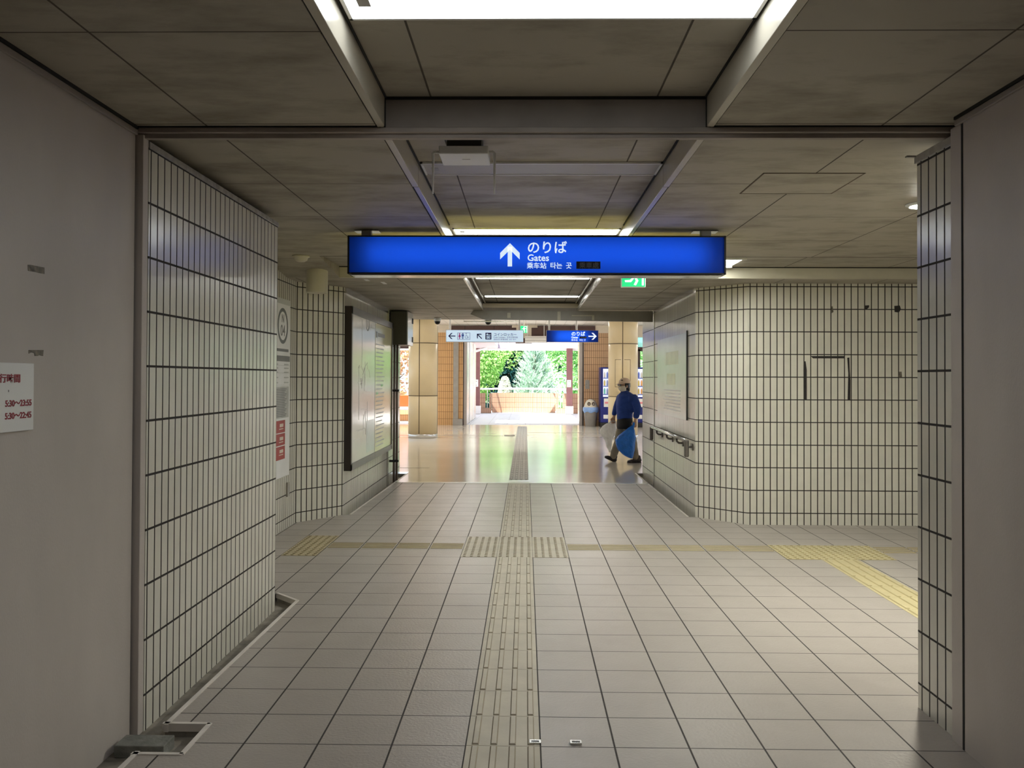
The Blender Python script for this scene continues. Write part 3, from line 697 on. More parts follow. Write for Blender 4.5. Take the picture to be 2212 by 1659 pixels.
for x in (-4, -3, -2.4, 2.4, 3, 4): MB().box(x - .02, x + .02, 36.18, 36.22, 0.85, 1.01).build('stanchion', 'white_paint', t)
for i in (2, 5, 9, 12):
    x, y = ap[i]; MB().box(x - .02, x + .02, y + .08, y + .12, 0.85, 1.01).build('stanchion', 'white_paint', t)
def post(x, label):
    y = 35.35
    t = thing('canopy_post', (x, y, 0), label, 'post', 'red-brown canopy posts outside')
    MB().box(x - .125, x + .125, y - .125, y + .125, 0.30, 2.74, 0.01).build('shaft', 'post_brown', t)
    MB().box(x - .16, x + .16, y - .16, y + .16, 0.0, 0.34, 0.012).build('base', 'white_paint', t)
    q = MB().box(x - .11, x + .06, y - .14, y - .126, 1.13, 1.43, 0.004).build('notice', 'white_paint', t)
    MB().box(x - .05, x + .01, y - .142, y - .139, 1.34, 1.37).build('notice_print', 'grey_metal', q)
    MB().box(x - .06, x + .0, y - .142, y - .139, 1.18, 1.21).build('notice_print', 'grey_metal', q)
post(-2.03, 'red-brown post with a white notice at the left of the way out')
post(1.83, 'red-brown post with a white notice at the right of the way out')
# canopy
struct(MB().box(-6, -1.1, 29.2, 35.5, 2.74, 2.95).box(1.04, 6, 29.2, 35.5, 2.74, 2.95), 'ceiling_canopy', 'canopy')
struct(MB().box(-6, 6, 35.5, 35.75, 2.66, 2.95), 'trim_55', 'white_paint')
struct(MB().prism([(-1.12, 2.69), (1.06, 2.69), (1.0, 2.95), (-1.06, 2.95)], 0.55, 'y', 34.0), 'trim_53', 'canopy_beam')
struct(MB().tube([(-2.9, 33.5, 2.25), (-1.6, 34.6, 2.74)], 0.05, 8), 'trim_54', 'white_paint')
struct(MB().box(-40, 40, 39, 90, -1.2, -1.0), 'ground', 'ground')

# trees
def leaf_mat(name, c1, c2, rough=0.55):
    m, nt, b = new_mat(name)
    tc = N(nt, 'ShaderNodeTexCoord'); no = N(nt, 'ShaderNodeTexNoise'); no.inputs['Scale'].default_value = 2.2; no.inputs['Detail'].default_value = 6; no.inputs['Roughness'].default_value = .75
    L(nt, tc.outputs['Object'], no.inputs['Vector'])
    L(nt, ramp(nt, no.outputs[0], [(0.35, c1), (0.68, c2)]), b.inputs['Base Color'])
    b.inputs['Roughness'].default_value = rough
    b.inputs['Subsurface Weight'].default_value = 0
    tr_ = N(nt, 'ShaderNodeBsdfTranslucent'); L(nt, ramp(nt, no.outputs[0], [(0.35, c1), (0.68, c2)]), tr_.inputs[0])
    mx = N(nt, 'ShaderNodeMixShader'); mx.inputs[0].default_value = 0.3
    out = nt.nodes['Material Output']; L(nt, b.outputs[0], mx.inputs[1]); L(nt, tr_.outputs[0], mx.inputs[2]); L(nt, mx.outputs[0], out.inputs[0])
    return m
M['leaf_bright'] = leaf_mat('bright_green_leaves', (0.22, 0.52, 0.12), (0.62, 0.80, 0.34))
M['leaf_mid'] = leaf_mat('green_leaves', (0.18, 0.50, 0.16), (0.50, 0.76, 0.34))
M['leaf_dark'] = leaf_mat('blue_green_needles', (0.010, 0.05, 0.06), (0.03, 0.13, 0.13))
M['leaf_pale'] = leaf_mat('pale_silver_needles', (0.24, 0.42, 0.33), (0.66, 0.76, 0.64))
M['leaf_white'] = leaf_mat('white_blossom', (0.40, 0.46, 0.34), (0.72, 0.74, 0.66))
M['leaf_red'] = leaf_mat('reddish_leaves', (0.45, 0.18, 0.14), (0.6, 0.45, 0.2))
M['bark'] = mat('bark', (0.10, 0.07, 0.05), 0.9, var=0.3, scale=8, bump=0.5, bscale=12)
def leafy(x, y, base, h, rad, label, leaf, n=5200, size=0.16, seed=1):
    random.seed(seed)
    t = thing('leafy_tree', (x, y, base), label, 'tree', 'trees beyond the parapet')
    tk = MB().tube([(x, y, base), (x + .1, y, base + h * .3), (x - .05, y + .1, base + h * .6)], [0.22, 0.16, 0.08], 8)
    for k in range(6):
        a = k * 1.05; z = base + h * (.25 + .07 * k)
        tk.tube([(x, y, z), (x + cos(a) * rad * .4, y + sin(a) * rad * .4, z + h * .12), (x + cos(a) * rad * .75, y + sin(a) * rad * .75, z + h * .2)], [0.08, 0.05, 0.02], 6)
    tk.build('trunk', 'bark', t)
    cl = []
    for k in range(46):
        u = random.uniform(-1, 1); a = random.uniform(0, 2 * pi); rr = (random.random() ** .35)
        s = math.sqrt(1 - u * u)
        cl.append((Vector((x + cos(a) * s * rad * rr, y + sin(a) * s * rad * rr * .8, base + h * .55 + u * h * .45 * rr)), random.uniform(.5, 1.05)))
    fm = MB()
    for k in range(n):
        c, cr = random.choice(cl)
        d = Vector((random.gauss(0, 1), random.gauss(0, 1), random.gauss(0, .8))).normalized()
        p = c + d * cr * random.uniform(.75, 1.05)
        nrm = (d + Vector((random.gauss(0, .5), random.gauss(0, .5), random.gauss(0.3, .5)))).normalized()
        a = nrm.orthogonal().normalized(); a.rotate(Matrix.Rotation(random.uniform(0, 6.28), 3, nrm)); b_ = nrm.cross(a)
        s = size * random.uniform(.6, 1.3)
        fm._add([p - a * s, p + b_ * s * .5, p + a * s, p - b_ * s * .5], [(0, 1, 2, 3)])
    fm.build('foliage', leaf, t, fix=False)
    return t
def conifer(x, y, base, h, rad, label, leaf, seed=3, up=0.5, n=46, dens=26, length=.34, wid=.05):
    random.seed(seed)
    t = thing('conifer_tree', (x, y, base), label, 'tree', 'trees beyond the parapet')
    MB().tube([(x, y, base), (x, y, base + h * .98)], [0.16, 0.02], 8).build('trunk', 'bark', t)
    fm = MB()
    for lv in range(n):
        z = base + h * (0.06 + .92 * lv / n); rr = rad * (1 - (lv / n) ** 1.3) + .05
        for k in range(max(5, int(12 * rr / rad) + 3)):
            a = random.uniform(0, 2 * pi); tip = Vector((x + cos(a) * rr, y + sin(a) * rr, z + rr * up * random.uniform(.6, 1.4))); root = Vector((x, y, z))
            dirv = (tip - root)
            for q in range(dens):
                f = random.uniform(.2, 1.0); p = root + dirv * f + Vector((random.gauss(0, .05), random.gauss(0, .05), 0))
                d = (dirv.normalized() + Vector((random.gauss(0, .5), random.gauss(0, .5), random.gauss(.45, .4)))).normalized()
                s = d.orthogonal().normalized(); s.rotate(Matrix.Rotation(random.uniform(0, 6.28), 3, d)); s *= wid
                ln_ = length * random.uniform(.5, 1.1)
                fm._add([p - s, p + s, p + d * ln_ + s * .2, p + d * ln_ - s * .2], [(0, 1, 2, 3)])
    fm.build('needles', leaf, t, fix=False)
leafy(-3.15, 44, -1.0, 7.0, 2.1, 'bright green leafy tree filling the left of the way out', 'leaf_bright', 34000, .072, seed=2)
leafy(3.5, 46, -1.0, 7.4, 2.9, 'green leafy tree filling the right of the way out', 'leaf_mid', 38000, .072, seed=4)
conifer(0.42, 41.4, -1.0, 4.7, 1.10, 'pale sunlit conifer in the middle of the way out', 'leaf_pale', seed=6, n=36, dens=26, length=.26, wid=.018, up=.75)
conifer(-0.95, 50.0, -1.0, 9.5, 1.9, 'dark blue-green conifer in the gap between the bright trees', 'leaf_dark', seed=8, up=-.15, n=60, dens=20, length=.4, wid=.07)
random.seed(11)
sh = thing('flowering_shrub', (-0.95, 39.7, -1.0), 'low white-blossomed shrub at the foot of the pale conifer', 'shrub')
fm = MB()
for k in range(1500):
    a = random.uniform(0, 2 * pi); u = random.uniform(-.3, 1); s_ = math.sqrt(max(0, 1 - u * u))
    p = Vector((-0.98 + cos(a) * s_ * .32, 39.7 + sin(a) * s_ * .35, .3 + u * 1.25)); d = Vector((random.gauss(0, 1), random.gauss(0, 1), random.gauss(0, 1))).normalized(); a2 = d.orthogonal().normalized(); b2 = d.cross(a2); s = .09
    fm._add([p - a2 * s, p + b2 * s * .6, p + a2 * s, p - b2 * s * .6], [(0, 1, 2, 3)])
fm.build('blossom', 'leaf_white', sh, fix=False)
leafy(-6.9, 40.5, -1.0, 6.0, 1.45, 'leafy tree with pale twigs seen through the left window frame', 'leaf_red', 1700, .12, seed=9)
leafy(9.1, 44, -1.0, 6.6, 2.2, 'yellow-green tree seen past the right pillar', 'leaf_bright', 3500, seed=12)
leafy(-1.2, 62, -1.0, 13, 5.5, 'large dark tree far behind the conifers', 'leaf_dark', 5000, .35, seed=21)
leafy(-13.0, 60, -1.0, 11, 4.5, 'distant tree at the far left behind the bench', 'leaf_mid', 3500, .3, seed=22)
leafy(11.0, 62, -1.0, 11, 4.5, 'distant tree at the far right behind the vending machines', 'leaf_mid', 3500, .3, seed=23)
# ------------------------------------------------------------------ lamps
M['diffuser'] = emit('lit_fluorescent_diffuser', (0.93, 0.98, 1.0), 13.0)
M['diffuser_far'] = emit('lit_far_fluorescent_diffuser', (0.97, 1.0, 0.98), 9.0)
M['diffuser_off'] = mat('unlit_diffuser', (0.42, 0.40, 0.35), 0.45, var=0.03)
M['lamp_rim'] = mat('white_lamp_rim', (0.74, 0.74, 0.72), 0.35, var=0.03)
def fixture(y0, y1, z, label, lit='diffuser', x0=-0.59, x1=0.755, drop=0.012):
    t = thing('ceiling_light', ((x0 + x1) / 2, (y0 + y1) / 2, z - drop), label, 'ceiling light', 'ceiling lights across the coffer')
    r = MB()
    for a, b, c, d in ((x0, x1, y0, y0 + .012), (x0, x1, y1 - .012, y1), (x0, x0 + .012, y0, y1), (x1 - .012, x1, y0, y1)):
        r.box(a, b, c, d, z - drop, z - .001)
    r.build('frame', 'lamp_rim', t)
    MB().box(x0 + .012, x1 - .012, y0 + .012, y1 - .012, z - drop + .003, z - .001).build('diffuser', lit, t)
    MB().box(x0 + .05, x0 + .09, (y0 + y1) / 2 - .03, (y0 + y1) / 2 + .03, z - drop + .001, z - drop + .003).build('latch', 'grey_metal', t)
M['diffuser_near'] = emit('lit_near_fluorescent_diffuser', (0.93, 0.98, 1.0), 6.0)
fixture(2.53, 2.795, Zc, 'lit ceiling light nearest the viewer, cut by the top edge of the photo', 'diffuser_near')
fixture(4.675, 4.945, Zc, 'unlit ceiling light just behind the white aerial box', 'diffuser_off')
fixture(6.74, 7.0, Zc, 'lit ceiling light right above the big blue sign', 'diffuser')
fixture(9.05, 9.28, ZQ, 'lit ceiling light peeking out under the bottom edge of the big blue sign', 'diffuser_far', -0.555, 0.70)
fixture(11.14, 11.36, ZQ, 'lit ceiling light farthest away, just before the sagging casing', 'diffuser_far', -0.555, 0.70)
M['diffuser_dim'] = emit('dim_fluorescent_diffuser', (0.93, 0.98, 1.0), 1.2)
o_ = thing('ceiling_light', (0.08, 0.6, Zc), 'added ceiling light above the viewer, outside the picture', 'ceiling light', 'ceiling lights across the coffer')
MB().box(-0.59, 0.755, 0.46, 0.72, Zc - .012, Zc - .001).build('diffuser', 'diffuser_dim', o_)  # added out of view at the row's spacing, to light the near walls
# right-hand branch lights
M['diffuser_warm'] = emit('lit_warm_tube', (0.99, 1.0, 0.90), 11.0)
t = thing('strip_light', (1.45, 7.85, Zb), 'lit strip light in the ceiling slot behind the right end of the blue sign', 'ceiling light')
MB().box(1.25, 1.95, 7.62, 8.15, Zb - .014, Zb - .002).build('diffuser', 'diffuser_warm', t)
for y_ in (7.60, 8.15): MB().box(1.22, 1.98, y_, y_ + .02, Zb - .02, Zb - .0005).build('end_bar', 'lamp_rim', t)
M['downlight'] = emit('lit_downlight', (1.0, 0.99, 0.87), 1000.0)
t = thing('downlight', (2.43, 5.2, Za), 'round lit downlight half hidden by the right tiled pier', 'downlight')
MB().lathe([(0.105, 0), (0.105, -.006), (0.085, -.016), (0.08, -.016), (0.08, -.004)], (2.43, 5.2, Za), 28).build('rim', 'lamp_rim', t)
MB().lathe([(0.0, -.022), (0.05, -.020), (0.08, -.012), (0.08, -.004)], (2.43, 5.2, Za), 28).build('lamp_dome', 'downlight', t)
t = thing('strip_light', (5.2, 6.0, Za), 'strip light of the right-hand branch behind the right tiled pier', 'ceiling light')
MB().box(4.6, 5.8, 5.9, 6.1, Za - .02, Za - .002).build('diffuser', 'diffuser_dim', t)
# hall fill lamps, added out of view to brighten the hall
M['hall_fill_lamp'] = emit('lit_hall_fill', (1.0, 0.96, 0.90), 13.0)
for x in (-4.5, -1.5, 1.5, 4.5):
    for y in (18.6, 23.1):
        t = thing('hall_fill_light', (x, y, HC), 'added fill lamp in the hall ceiling, out of view', 'ceiling light', 'added fill lamps of the hall')
        MB().box(x - .6, x + .6, y - .3, y + .3, HC - .012, HC - .002).build('diffuser', 'hall_fill_lamp', t)

# ------------------------------------------------------------------ signs
def translucent(name, col, gloss=0.08):
    m, nt, b = new_mat(name)
    nt.nodes.remove(b)
    t_ = N(nt, 'ShaderNodeBsdfTranslucent'); t_.inputs[0].default_value = (*col, 1)
    d_ = N(nt, 'ShaderNodeBsdfDiffuse'); d_.inputs[0].default_value = (*[c * .6 for c in col], 1)
    g_ = N(nt, 'ShaderNodeBsdfGlossy'); g_.inputs['Roughness'].default_value = 0.25
    m1 = N(nt, 'ShaderNodeMixShader'); m1.inputs[0].default_value = 0.25
    m2 = N(nt, 'ShaderNodeMixShader'); m2.inputs[0].default_value = 0.03
    L(nt, t_.outputs[0], m1.inputs[1]); L(nt, d_.outputs[0], m1.inputs[2]); L(nt, m1.outputs[0], m2.inputs[1]); L(nt, g_.outputs[0], m2.inputs[2])
    L(nt, m2.outputs[0], nt.nodes['Material Output'].inputs[0])
    return m
M['blue_panel'] = translucent('backlit_blue_panel', (0.008, 0.078, 0.66))
M['blue_white'] = emit('backlit_white_lettering', (0.72, 0.86, 1.0), 0.6)
M['yellow_panel'] = emit('backlit_yellow_panel', (1.0, 0.86, 0.10), 1.1)
M['box_white'] = mat('lightbox_lining', (0.85, 0.85, 0.85), 0.7, var=0.01)
M['tube'] = emit('lit_tube', (0.9, 0.96, 1.0), 2.9)
def arrow(mb, c, s, ang, y, w=0.16, th=0.004, shaft=1.0):
    """straight arrow with a wide open head, pointing up before rotation, flat in the XZ plane"""
    def P(a, b): ca, sa = cos(ang), sin(ang); return (c[0] + (a * ca - b * sa) * s, c[1] + (a * sa + b * ca) * s)
    h = w / 2
    mb.prism([P(-h, -.5), P(h, -.5), P(h, .34), P(-h, .34)], th, 'y', y)
    mb.prism([P(0, .5), P(0, .5 - w * 1.45), P(-.42, .5 - w * 1.45 - .42), P(-.42, .5 - .42 + .0)], th, 'y', y)
    mb.prism([P(0, .5), P(.42, .5 - .42), P(.42, .5 - w * 1.45 - .42), P(0, .5 - w * 1.45)], th, 'y', y)
SY = 6.03
sx0, sx1, sz0, sz1 = -1.279, 1.422, 2.2284, 2.5036
t = thing('hanging_sign', (0.07, SY + .09, sz0), 'wide backlit blue sign with an upward arrow hanging across the tunnel', 'sign')
MB().box(sx0, sx1, SY, SY + .012, sz1 - .010, sz1).box(sx0, sx1, SY, SY + .012, sz0, sz0 + .010).box(sx0, sx0 + .012, SY, SY + .012, sz0, sz1).box(sx1 - .012, sx1, SY, SY + .012, sz0, sz1).box(sx0, sx1, SY + .012, SY + .18, sz1 - .004, sz1).box(sx0, sx1, SY + .012, SY + .18, sz0, sz0 + .004).box(sx0, sx0 + .004, SY + .012, SY + .18, sz0, sz1).box(sx1 - .004, sx1, SY + .012, SY + .18, sz0, sz1).build('frame', 'black_sign_frame', t)
MB().box(sx0 + .006, sx1 - .006, SY + .150, SY + .154, sz0 + .006, sz1 - .006).build('back_lining', 'box_white', t)
MB().quad((sx0 + .01, SY + .009, sz0 + .01), (sx1 - .01, SY + .009, sz0 + .01), (sx1 - .01, SY + .009, sz1 - .01), (sx0 + .01, SY + .009, sz1 - .01)).build('blue_panel', 'blue_panel', t)
for z in (2.415, 2.335): MB().cyl((sx0 + .13, SY + .10, z), (sx1 - .13, SY + .10, z), 0.013, seg=10).build('tube', 'tube', t)
MB().box(sx0 + .02, sx1 - .02, SY + .176, SY + .184, sz0 + .02, sz1 - .02).build('yellow_panel', 'yellow_panel', t)
MB().box(sx0 + .02, sx1 - .02, SY + .02, SY + .17, sz0 - .009, sz0 - .001, 0.003).build('bottom_rail', 'steel', t)
for x in (-1.165, 1.303):
    MB().box(x - .035, x + .035, SY + .10, SY + .165, sz1, Za, 0.003).build('hanger', 'grey_metal', t)
    MB().box(x - .09, x + .09, SY + .10, SY + .22, Za - .006, Za - .0005, 0.002).build('ceiling_plate', 'steel', t)
yt = SY - .002
def px_on(px, py, y):
    d = R.transposed() @ Vector(((px - 1106) / f_px, -(py - cy_px) / f_px, 1)); k = y / d.y
    return (d.x * k, CH + d.z * k)
RX, UZ = (1, 0, 0), (0, 0, 1)
a = MB(); ac = px_on(1101.5, 550.5, SY); arrow(a, (ac[0], ac[1]), 0.166, 0.0, SY - .004, w=.19)
a.build('arrow', 'blue_white', t)
def sign_text(name, s, px, py, hpx, y, m_, parent, bold=.012, squeeze=1.0, dy=.002):
    x, z = px_on(px, py, y); return text(name, s, hpx * y / f_px, (x, y - dy, z), RX, UZ, m_, parent, bold=bold, squeeze=squeeze)
M['stick_black'] = mat('black_sticker', (0.006, 0.006, 0.010), 0.4)
M['stick_grey'] = mat('dark_grey_print', (0.13, 0.135, 0.16), 0.5)
sign_text('lettering', 'のりば', 1138, 545, 29, SY, 'blue_white', t, bold=.014)
sign_text('lettering', 'Gates', 1139, 563.5, 20, SY, 'blue_white', t, bold=.015)
sign_text('lettering', '乘车站', 1138, 579, 14.2, SY, 'blue_white', t, bold=.012)
sign_text('lettering', '타는', 1188, 579, 14.6, SY, 'blue_white', t, bold=.012)
sign_text('lettering', '곳', 1222, 579, 14.6, SY, 'blue_white', t, bold=.012)
b0, b1 = px_on(1245, 580.5, SY), px_on(1297, 565, SY)
MB().box(b0[0], b1[0], SY - .002, SY + .008, b0[1], b1[1]).build('black_patch', 'stick_black', t)
sign_text('faded_lettering', '乘車處', 1251, 578.5, 14.2, SY, 'stick_grey', t, bold=.008, dy=.0035)

# hall signs
HS = 18.0
M['white_panel'] = emit('backlit_pale_panel', (0.62, 0.80, 1.0), 0.46)
M['blue_panel_far'] = translucent('far_backlit_blue_panel', (0.006, 0.10, 0.78))
M['navy'] = mat('navy_print', (0.008, 0.012, 0.08), 0.5, var=0.02)
M['sign_blue'] = mat('blue_print', (0.02, 0.10, 0.50), 0.5, var=0.02)
M['sign_pink'] = mat('magenta_print', (0.62, 0.05, 0.32), 0.5, var=0.02)
def lightbox(x0, x1, z0, z1, y, label, panel, tubes, rods):
    t = thing('hanging_sign', ((x0 + x1) / 2, y + .08, z0), label, 'sign')
    MB().box(x0, x1, y + .006, y + .16, z1 - .006, z1).box(x0, x1, y + .006, y + .16, z0, z0 + .006).box(x0, x0 + .008, y + .006, y + .16, z0, z1).box(x1 - .008, x1, y + .006, y + .16, z0, z1).box(x0, x1, y + .15, y + .16, z0, z1).build('frame', 'jamb', t)
    MB().box(x0 + .006, x1 - .006, y + .13, y + .14, z0 + .006, z1 - .006).build('back_lining', 'box_white', t)
    if tubes:
        MB().quad((x0 + .006, y + .01, z0 + .006), (x1 - .006, y + .01, z0 + .006), (x1 - .006, y + .01, z1 - .006), (x0 + .006, y + .01, z1 - .006)).build('panel', panel, t)
        for z in (z0 + .08, z1 - .08): MB().cyl((x0 + .2, y + .085, z), (x1 - .25, y + .085, z), 0.013, seg=8).build('tube', 'tube', t)
    else:
        MB().box(x0 + .006, x1 - .006, y + .006, y + .012, z0 + .006, z1 - .006).build('panel', panel, t)
    for x in rods: MB().cyl((x, y + .08, z1), (x, y + .08, HC), 0.022, seg=10).build('hanger_rod', 'white_paint', t)
    return t
p0, p1 = px_on(963, 738.5, HS), px_on(1131, 713, HS)
t = lightbox(p0[0], p1[0], p0[1], p1[1], HS, 'pale backlit hanging sign with toilet and locker pictograms', 'white_panel', False, (px_on(971.5, 700, HS)[0], px_on(1122, 700, HS)[0]))
a = MB(); c = px_on(976, 725.8, HS); arrow(a, c, 0.155, radians(90), HS - .002, w=.13); a.build('arrow', 'navy', t)
c = px_on(1035.5, 726.3, HS); a = MB(); arrow(a, c, 0.150, radians(45), HS - .002, w=.13); a.build('arrow', 'navy', t)
def S(px, py): return px_on(px, py, HS)
fr = MB(); q0, q1 = S(988, 733.5), S(1015.5, 718.8); w_ = .006
for x0, x1, z0, z1 in ((q0[0], q1[0], q0[1], q0[1] + w_), (q0[0], q1[0], q1[1] - w_, q1[1]), (q0[0], q0[0] + w_, q0[1], q1[1]), (q1[0] - w_, q1[0], q0[1], q1[1])): fr.box(x0, x1, HS - .002, HS + .004, z0, z1)
fr.build('pictogram_border', 'navy', t)
def figure(px, mtl, nm, skirt):
    x, z = S(px, 726); fg = MB()
    fg.cyl((x, HS - .002, z + .052), (x, HS + .002, z + .052), 0.013, seg=12, smooth=False)
    pts = [(x - .012, z + .037), (x + .012, z + .037), (x + (.026 if skirt else .020), z - .018), (x + .009, z - .018), (x + .009, z - .062), (x - .009, z - .062), (x - .009, z - .018), (x - (.026 if skirt else .020), z - .018)]
    if not skirt: pts = [(x - .024, z + .037), (x + .024, z + .037), (x + .020, z - .005), (x + .010, z - .005), (x + .009, z - .062), (x - .009, z - .062), (x - .010, z - .005), (x - .020, z - .005)]
    fg.prism(pts, .004, 'y', HS - .002); fg.build(nm, mtl, t)
figure(992.7, 'sign_pink', 'woman_pictogram', True); figure(999.8, 'sign_blue', 'man_pictogram', False)
x, z = S(996.3, 726); MB().box(x - .002, x + .002, HS - .002, HS + .002, z - .05, z + .05).build('pictogram_divider', 'navy', t)
x, z = S(1007.5, 725.5); wc = MB()
wc.cyl((x - .006, HS - .002, z + .050), (x - .006, HS + .002, z + .050), 0.009, seg=10, smooth=False)
wc.tube([(x - .006, HS - .001, z + .036), (x - .002, HS - .001, z), (x + .024, HS - .001, z - .004), (x + .036, HS - .001, z - .045), (x + .047, HS - .001, z - .042)], .0045, 6)
wc.tube([(x + .030 * cos(q), HS - .001, z - .022 + .032 * sin(q)) for q in [radians(120 + 24 * i) for i in range(10)]], .0035, 6)
wc.build('wheelchair_pictogram', 'navy', t)
q0, q1 = S(1048.5, 733.3), S(1061.5, 718.8)
MB().box(q0[0], q1[0], HS - .002, HS + .004, q0[1], q1[1]).build('locker_pictogram', 'navy', t)
lk = MB(); x0, z0, x1, z1 = q0[0], q0[1], q1[0], q1[1]; dx, dz = x1 - x0, z1 - z0
lk.box(x0 + .2 * dx, x1 - .2 * dx, HS - .003, HS, z0 + .12 * dz, z0 + .17 * dz).box(x0 + .2 * dx, x1 - .2 * dx, HS - .003, HS, z0 + .52 * dz, z0 + .57 * dz).box(x0 + .2 * dx, x0 + .26 * dx, HS - .003, HS, z0 + .12 * dz, z0 + .57 * dz).box(x1 - .26 * dx, x1 - .2 * dx, HS - .003, HS, z0 + .12 * dz, z0 + .57 * dz).box(x0 + .33 * dx, x1 - .33 * dx, HS - .003, HS, z0 + .25 * dz, z0 + .42 * dz).box(x0 + .12 * dx, x1 - .1 * dx, HS - .003, HS, z0 + .68 * dz, z0 + .74 * dz).box(x0 + .2 * dx, x0 + .45 * dx, HS - .003, HS, z0 + .74 * dz, z0 + .86 * dz)
lk.build('locker_outline', 'white_panel', t)
sign_text('lettering', 'コインロッカー', 1066, 725.2, 7.2, HS, 'navy', t, bold=.01)
sign_text('lettering', 'Coin Lockers', 1066, 730, 4.7, HS, 'stick_grey', t, bold=.005)
sign_text('lettering', '投幣式寄物櫃', 1095, 730.2, 3.9, HS, 'stick_grey', t, bold=.0)
sign_text('lettering', '自助式行李寄存柜  코인 로커', 1066, 734.6, 3.9, HS, 'stick_grey', t, bold=.0)
p0, p1 = px_on(1180, 739, HS), px_on(1293, 713.5, HS)
t = lightbox(p0[0], p1[0], p0[1], p1[1], HS, 'smaller backlit blue hanging sign in the hall with an arrow to the right', 'blue_panel_far', True, (px_on(1186.5, 700, HS)[0], px_on(1246, 700, HS)[0]))
a = MB(); c = px_on(1280, 726.5, HS); arrow(a, c, 0.175, radians(-90), HS - .002, w=.15); a.build('arrow', 'blue_white', t)
sign_text('lettering', 'のりば', 1234, 724.7, 10, HS, 'blue_white', t, bold=.03)
sign_text('lettering', 'Gates', 1234, 730.8, 6.2, HS, 'blue_white', t, bold=.03)
sign_text('lettering', '乘车站', 1234, 736.3, 4.6, HS, 'blue_white', t, bold=.012)
sign_text('lettering', '타는 곳', 1251.5, 736.3, 4.6, HS, 'blue_white', t, bold=.012)
q0, q1 = px_on(1252, 731.2, HS), px_on(1267, 726.8, HS)
MB().box(q0[0], q1[0], HS - .002, HS + .004, q0[1], q1[1]).build('black_patch', 'stick_black', t)
sign_text('faded_lettering', '乘車處', 1254, 730.8, 4.0, HS, 'stick_grey', t, dy=.004)

# exit signs
M['exit_green'] = emit('backlit_green_panel', (0.01, 0.62, 0.22), 0.62)
M['exit_white'] = emit('backlit_white_panel', (0.85, 1.0, 0.92), 0.62)
def exit_sign(x0, x1, z0, z1, y, label, rods=True, ceil=Zb):
    t = thing('exit_sign', ((x0 + x1) / 2, y + .03, z0), label, 'exit sign', 'green emergency exit signs')
    MB().box(x0, x1, y + .004, y + .05, z0, z1, 0.004).build('case', 'white_plastic', t)
    w, h = x1 - x0, z1 - z0
    MB().box(x0 + .03 * w, x1 - .03 * w, y, y + .006, z0 + .03 * h, z1 - .03 * h).build('green_panel', 'exit_green', t)
    def P(a, b): return (x0 + a * w, z0 + b * h)
    mb = MB(); yy = y - .003
    mb.prism([P(.55, .93), P(.92, .93), P(.92, .08), P(.84, .08), P(.84, .85), P(.55, .85)], .003, 'y', yy)
    mb.build('doorway_pictogram', 'exit_white', t)
    mb = MB(); hx, hz = P(.52, .80); mb.cyl((hx, yy, hz), (hx, yy + .003, hz), .07 * w, seg=14, smooth=False)
    mb.prism([P(.44, .72), P(.60, .70), P(.60, .42), P(.46, .40)], .003, 'y', yy)
    mb.prism([P(.45, .72), P(.40, .62), P(.24, .60), P(.22, .53), P(.44, .53)], .003, 'y', yy)
    mb.prism([P(.58, .70), P(.78, .62), P(.80, .54), P(.58, .56)], .003, 'y', yy)
    mb.prism([P(.46, .42), P(.56, .42), P(.40, .22), P(.16, .22), P(.14, .30), P(.35, .31)], .003, 'y', yy)
    mb.prism([P(.52, .44), P(.61, .44), P(.70, .28), P(.60, .08), P(.51, .11), P(.59, .28)], .003, 'y', yy)
    mb.build('running_figure_pictogram', 'exit_white', t)
    if rods: MB().cyl(((x0 + x1) / 2, y + .03, z1), ((x0 + x1) / 2, y + .03, ceil), 0.01, seg=10).build('hanger_rod', 'white_paint', t)
p0, p1 = px_on(1342, 620.5, 7.9), px_on(1395, 570, 7.9)
exit_sign(p0[0], p1[0], p0[1], p1[1], 7.9, 'green running-man exit sign half hidden behind the big blue sign')
p0, p1 = px_on(1123, 719.5, 24), px_on(1140, 703.5, 24)
exit_sign(p0[0], p1[0], p0[1], p1[1], 24.0, 'small green exit sign above the gap between the two hall signs', True, HC)
t = thing('hanging_box', (0.27, 26.6, 2.6), 'pale ribbed box under the brown fascia between the hall signs', 'box')
q0, q1 = px_on(1134, 740, 26.5), px_on(1181, 726, 26.5)
MB().box(q0[0], q1[0], 26.5, 26.7, q0[1], q1[1], 0.01).build('casing', 'white_paint', t)
for x_ in (q0[0] + .08, q1[0] - .08): MB().cyl((x_, 26.6, q1[1]), (x_, 26.6, HC), .012, seg=8).build('hanger_rod', 'white_paint', t)
rb = MB()
for k in range(2): rb.box(q0[0], q1[0], 26.494, 26.5, q0[1] + .06 + .09 * k, q0[1] + .072 + .09 * k)
rb.build('seam', 'grey_metal', t)
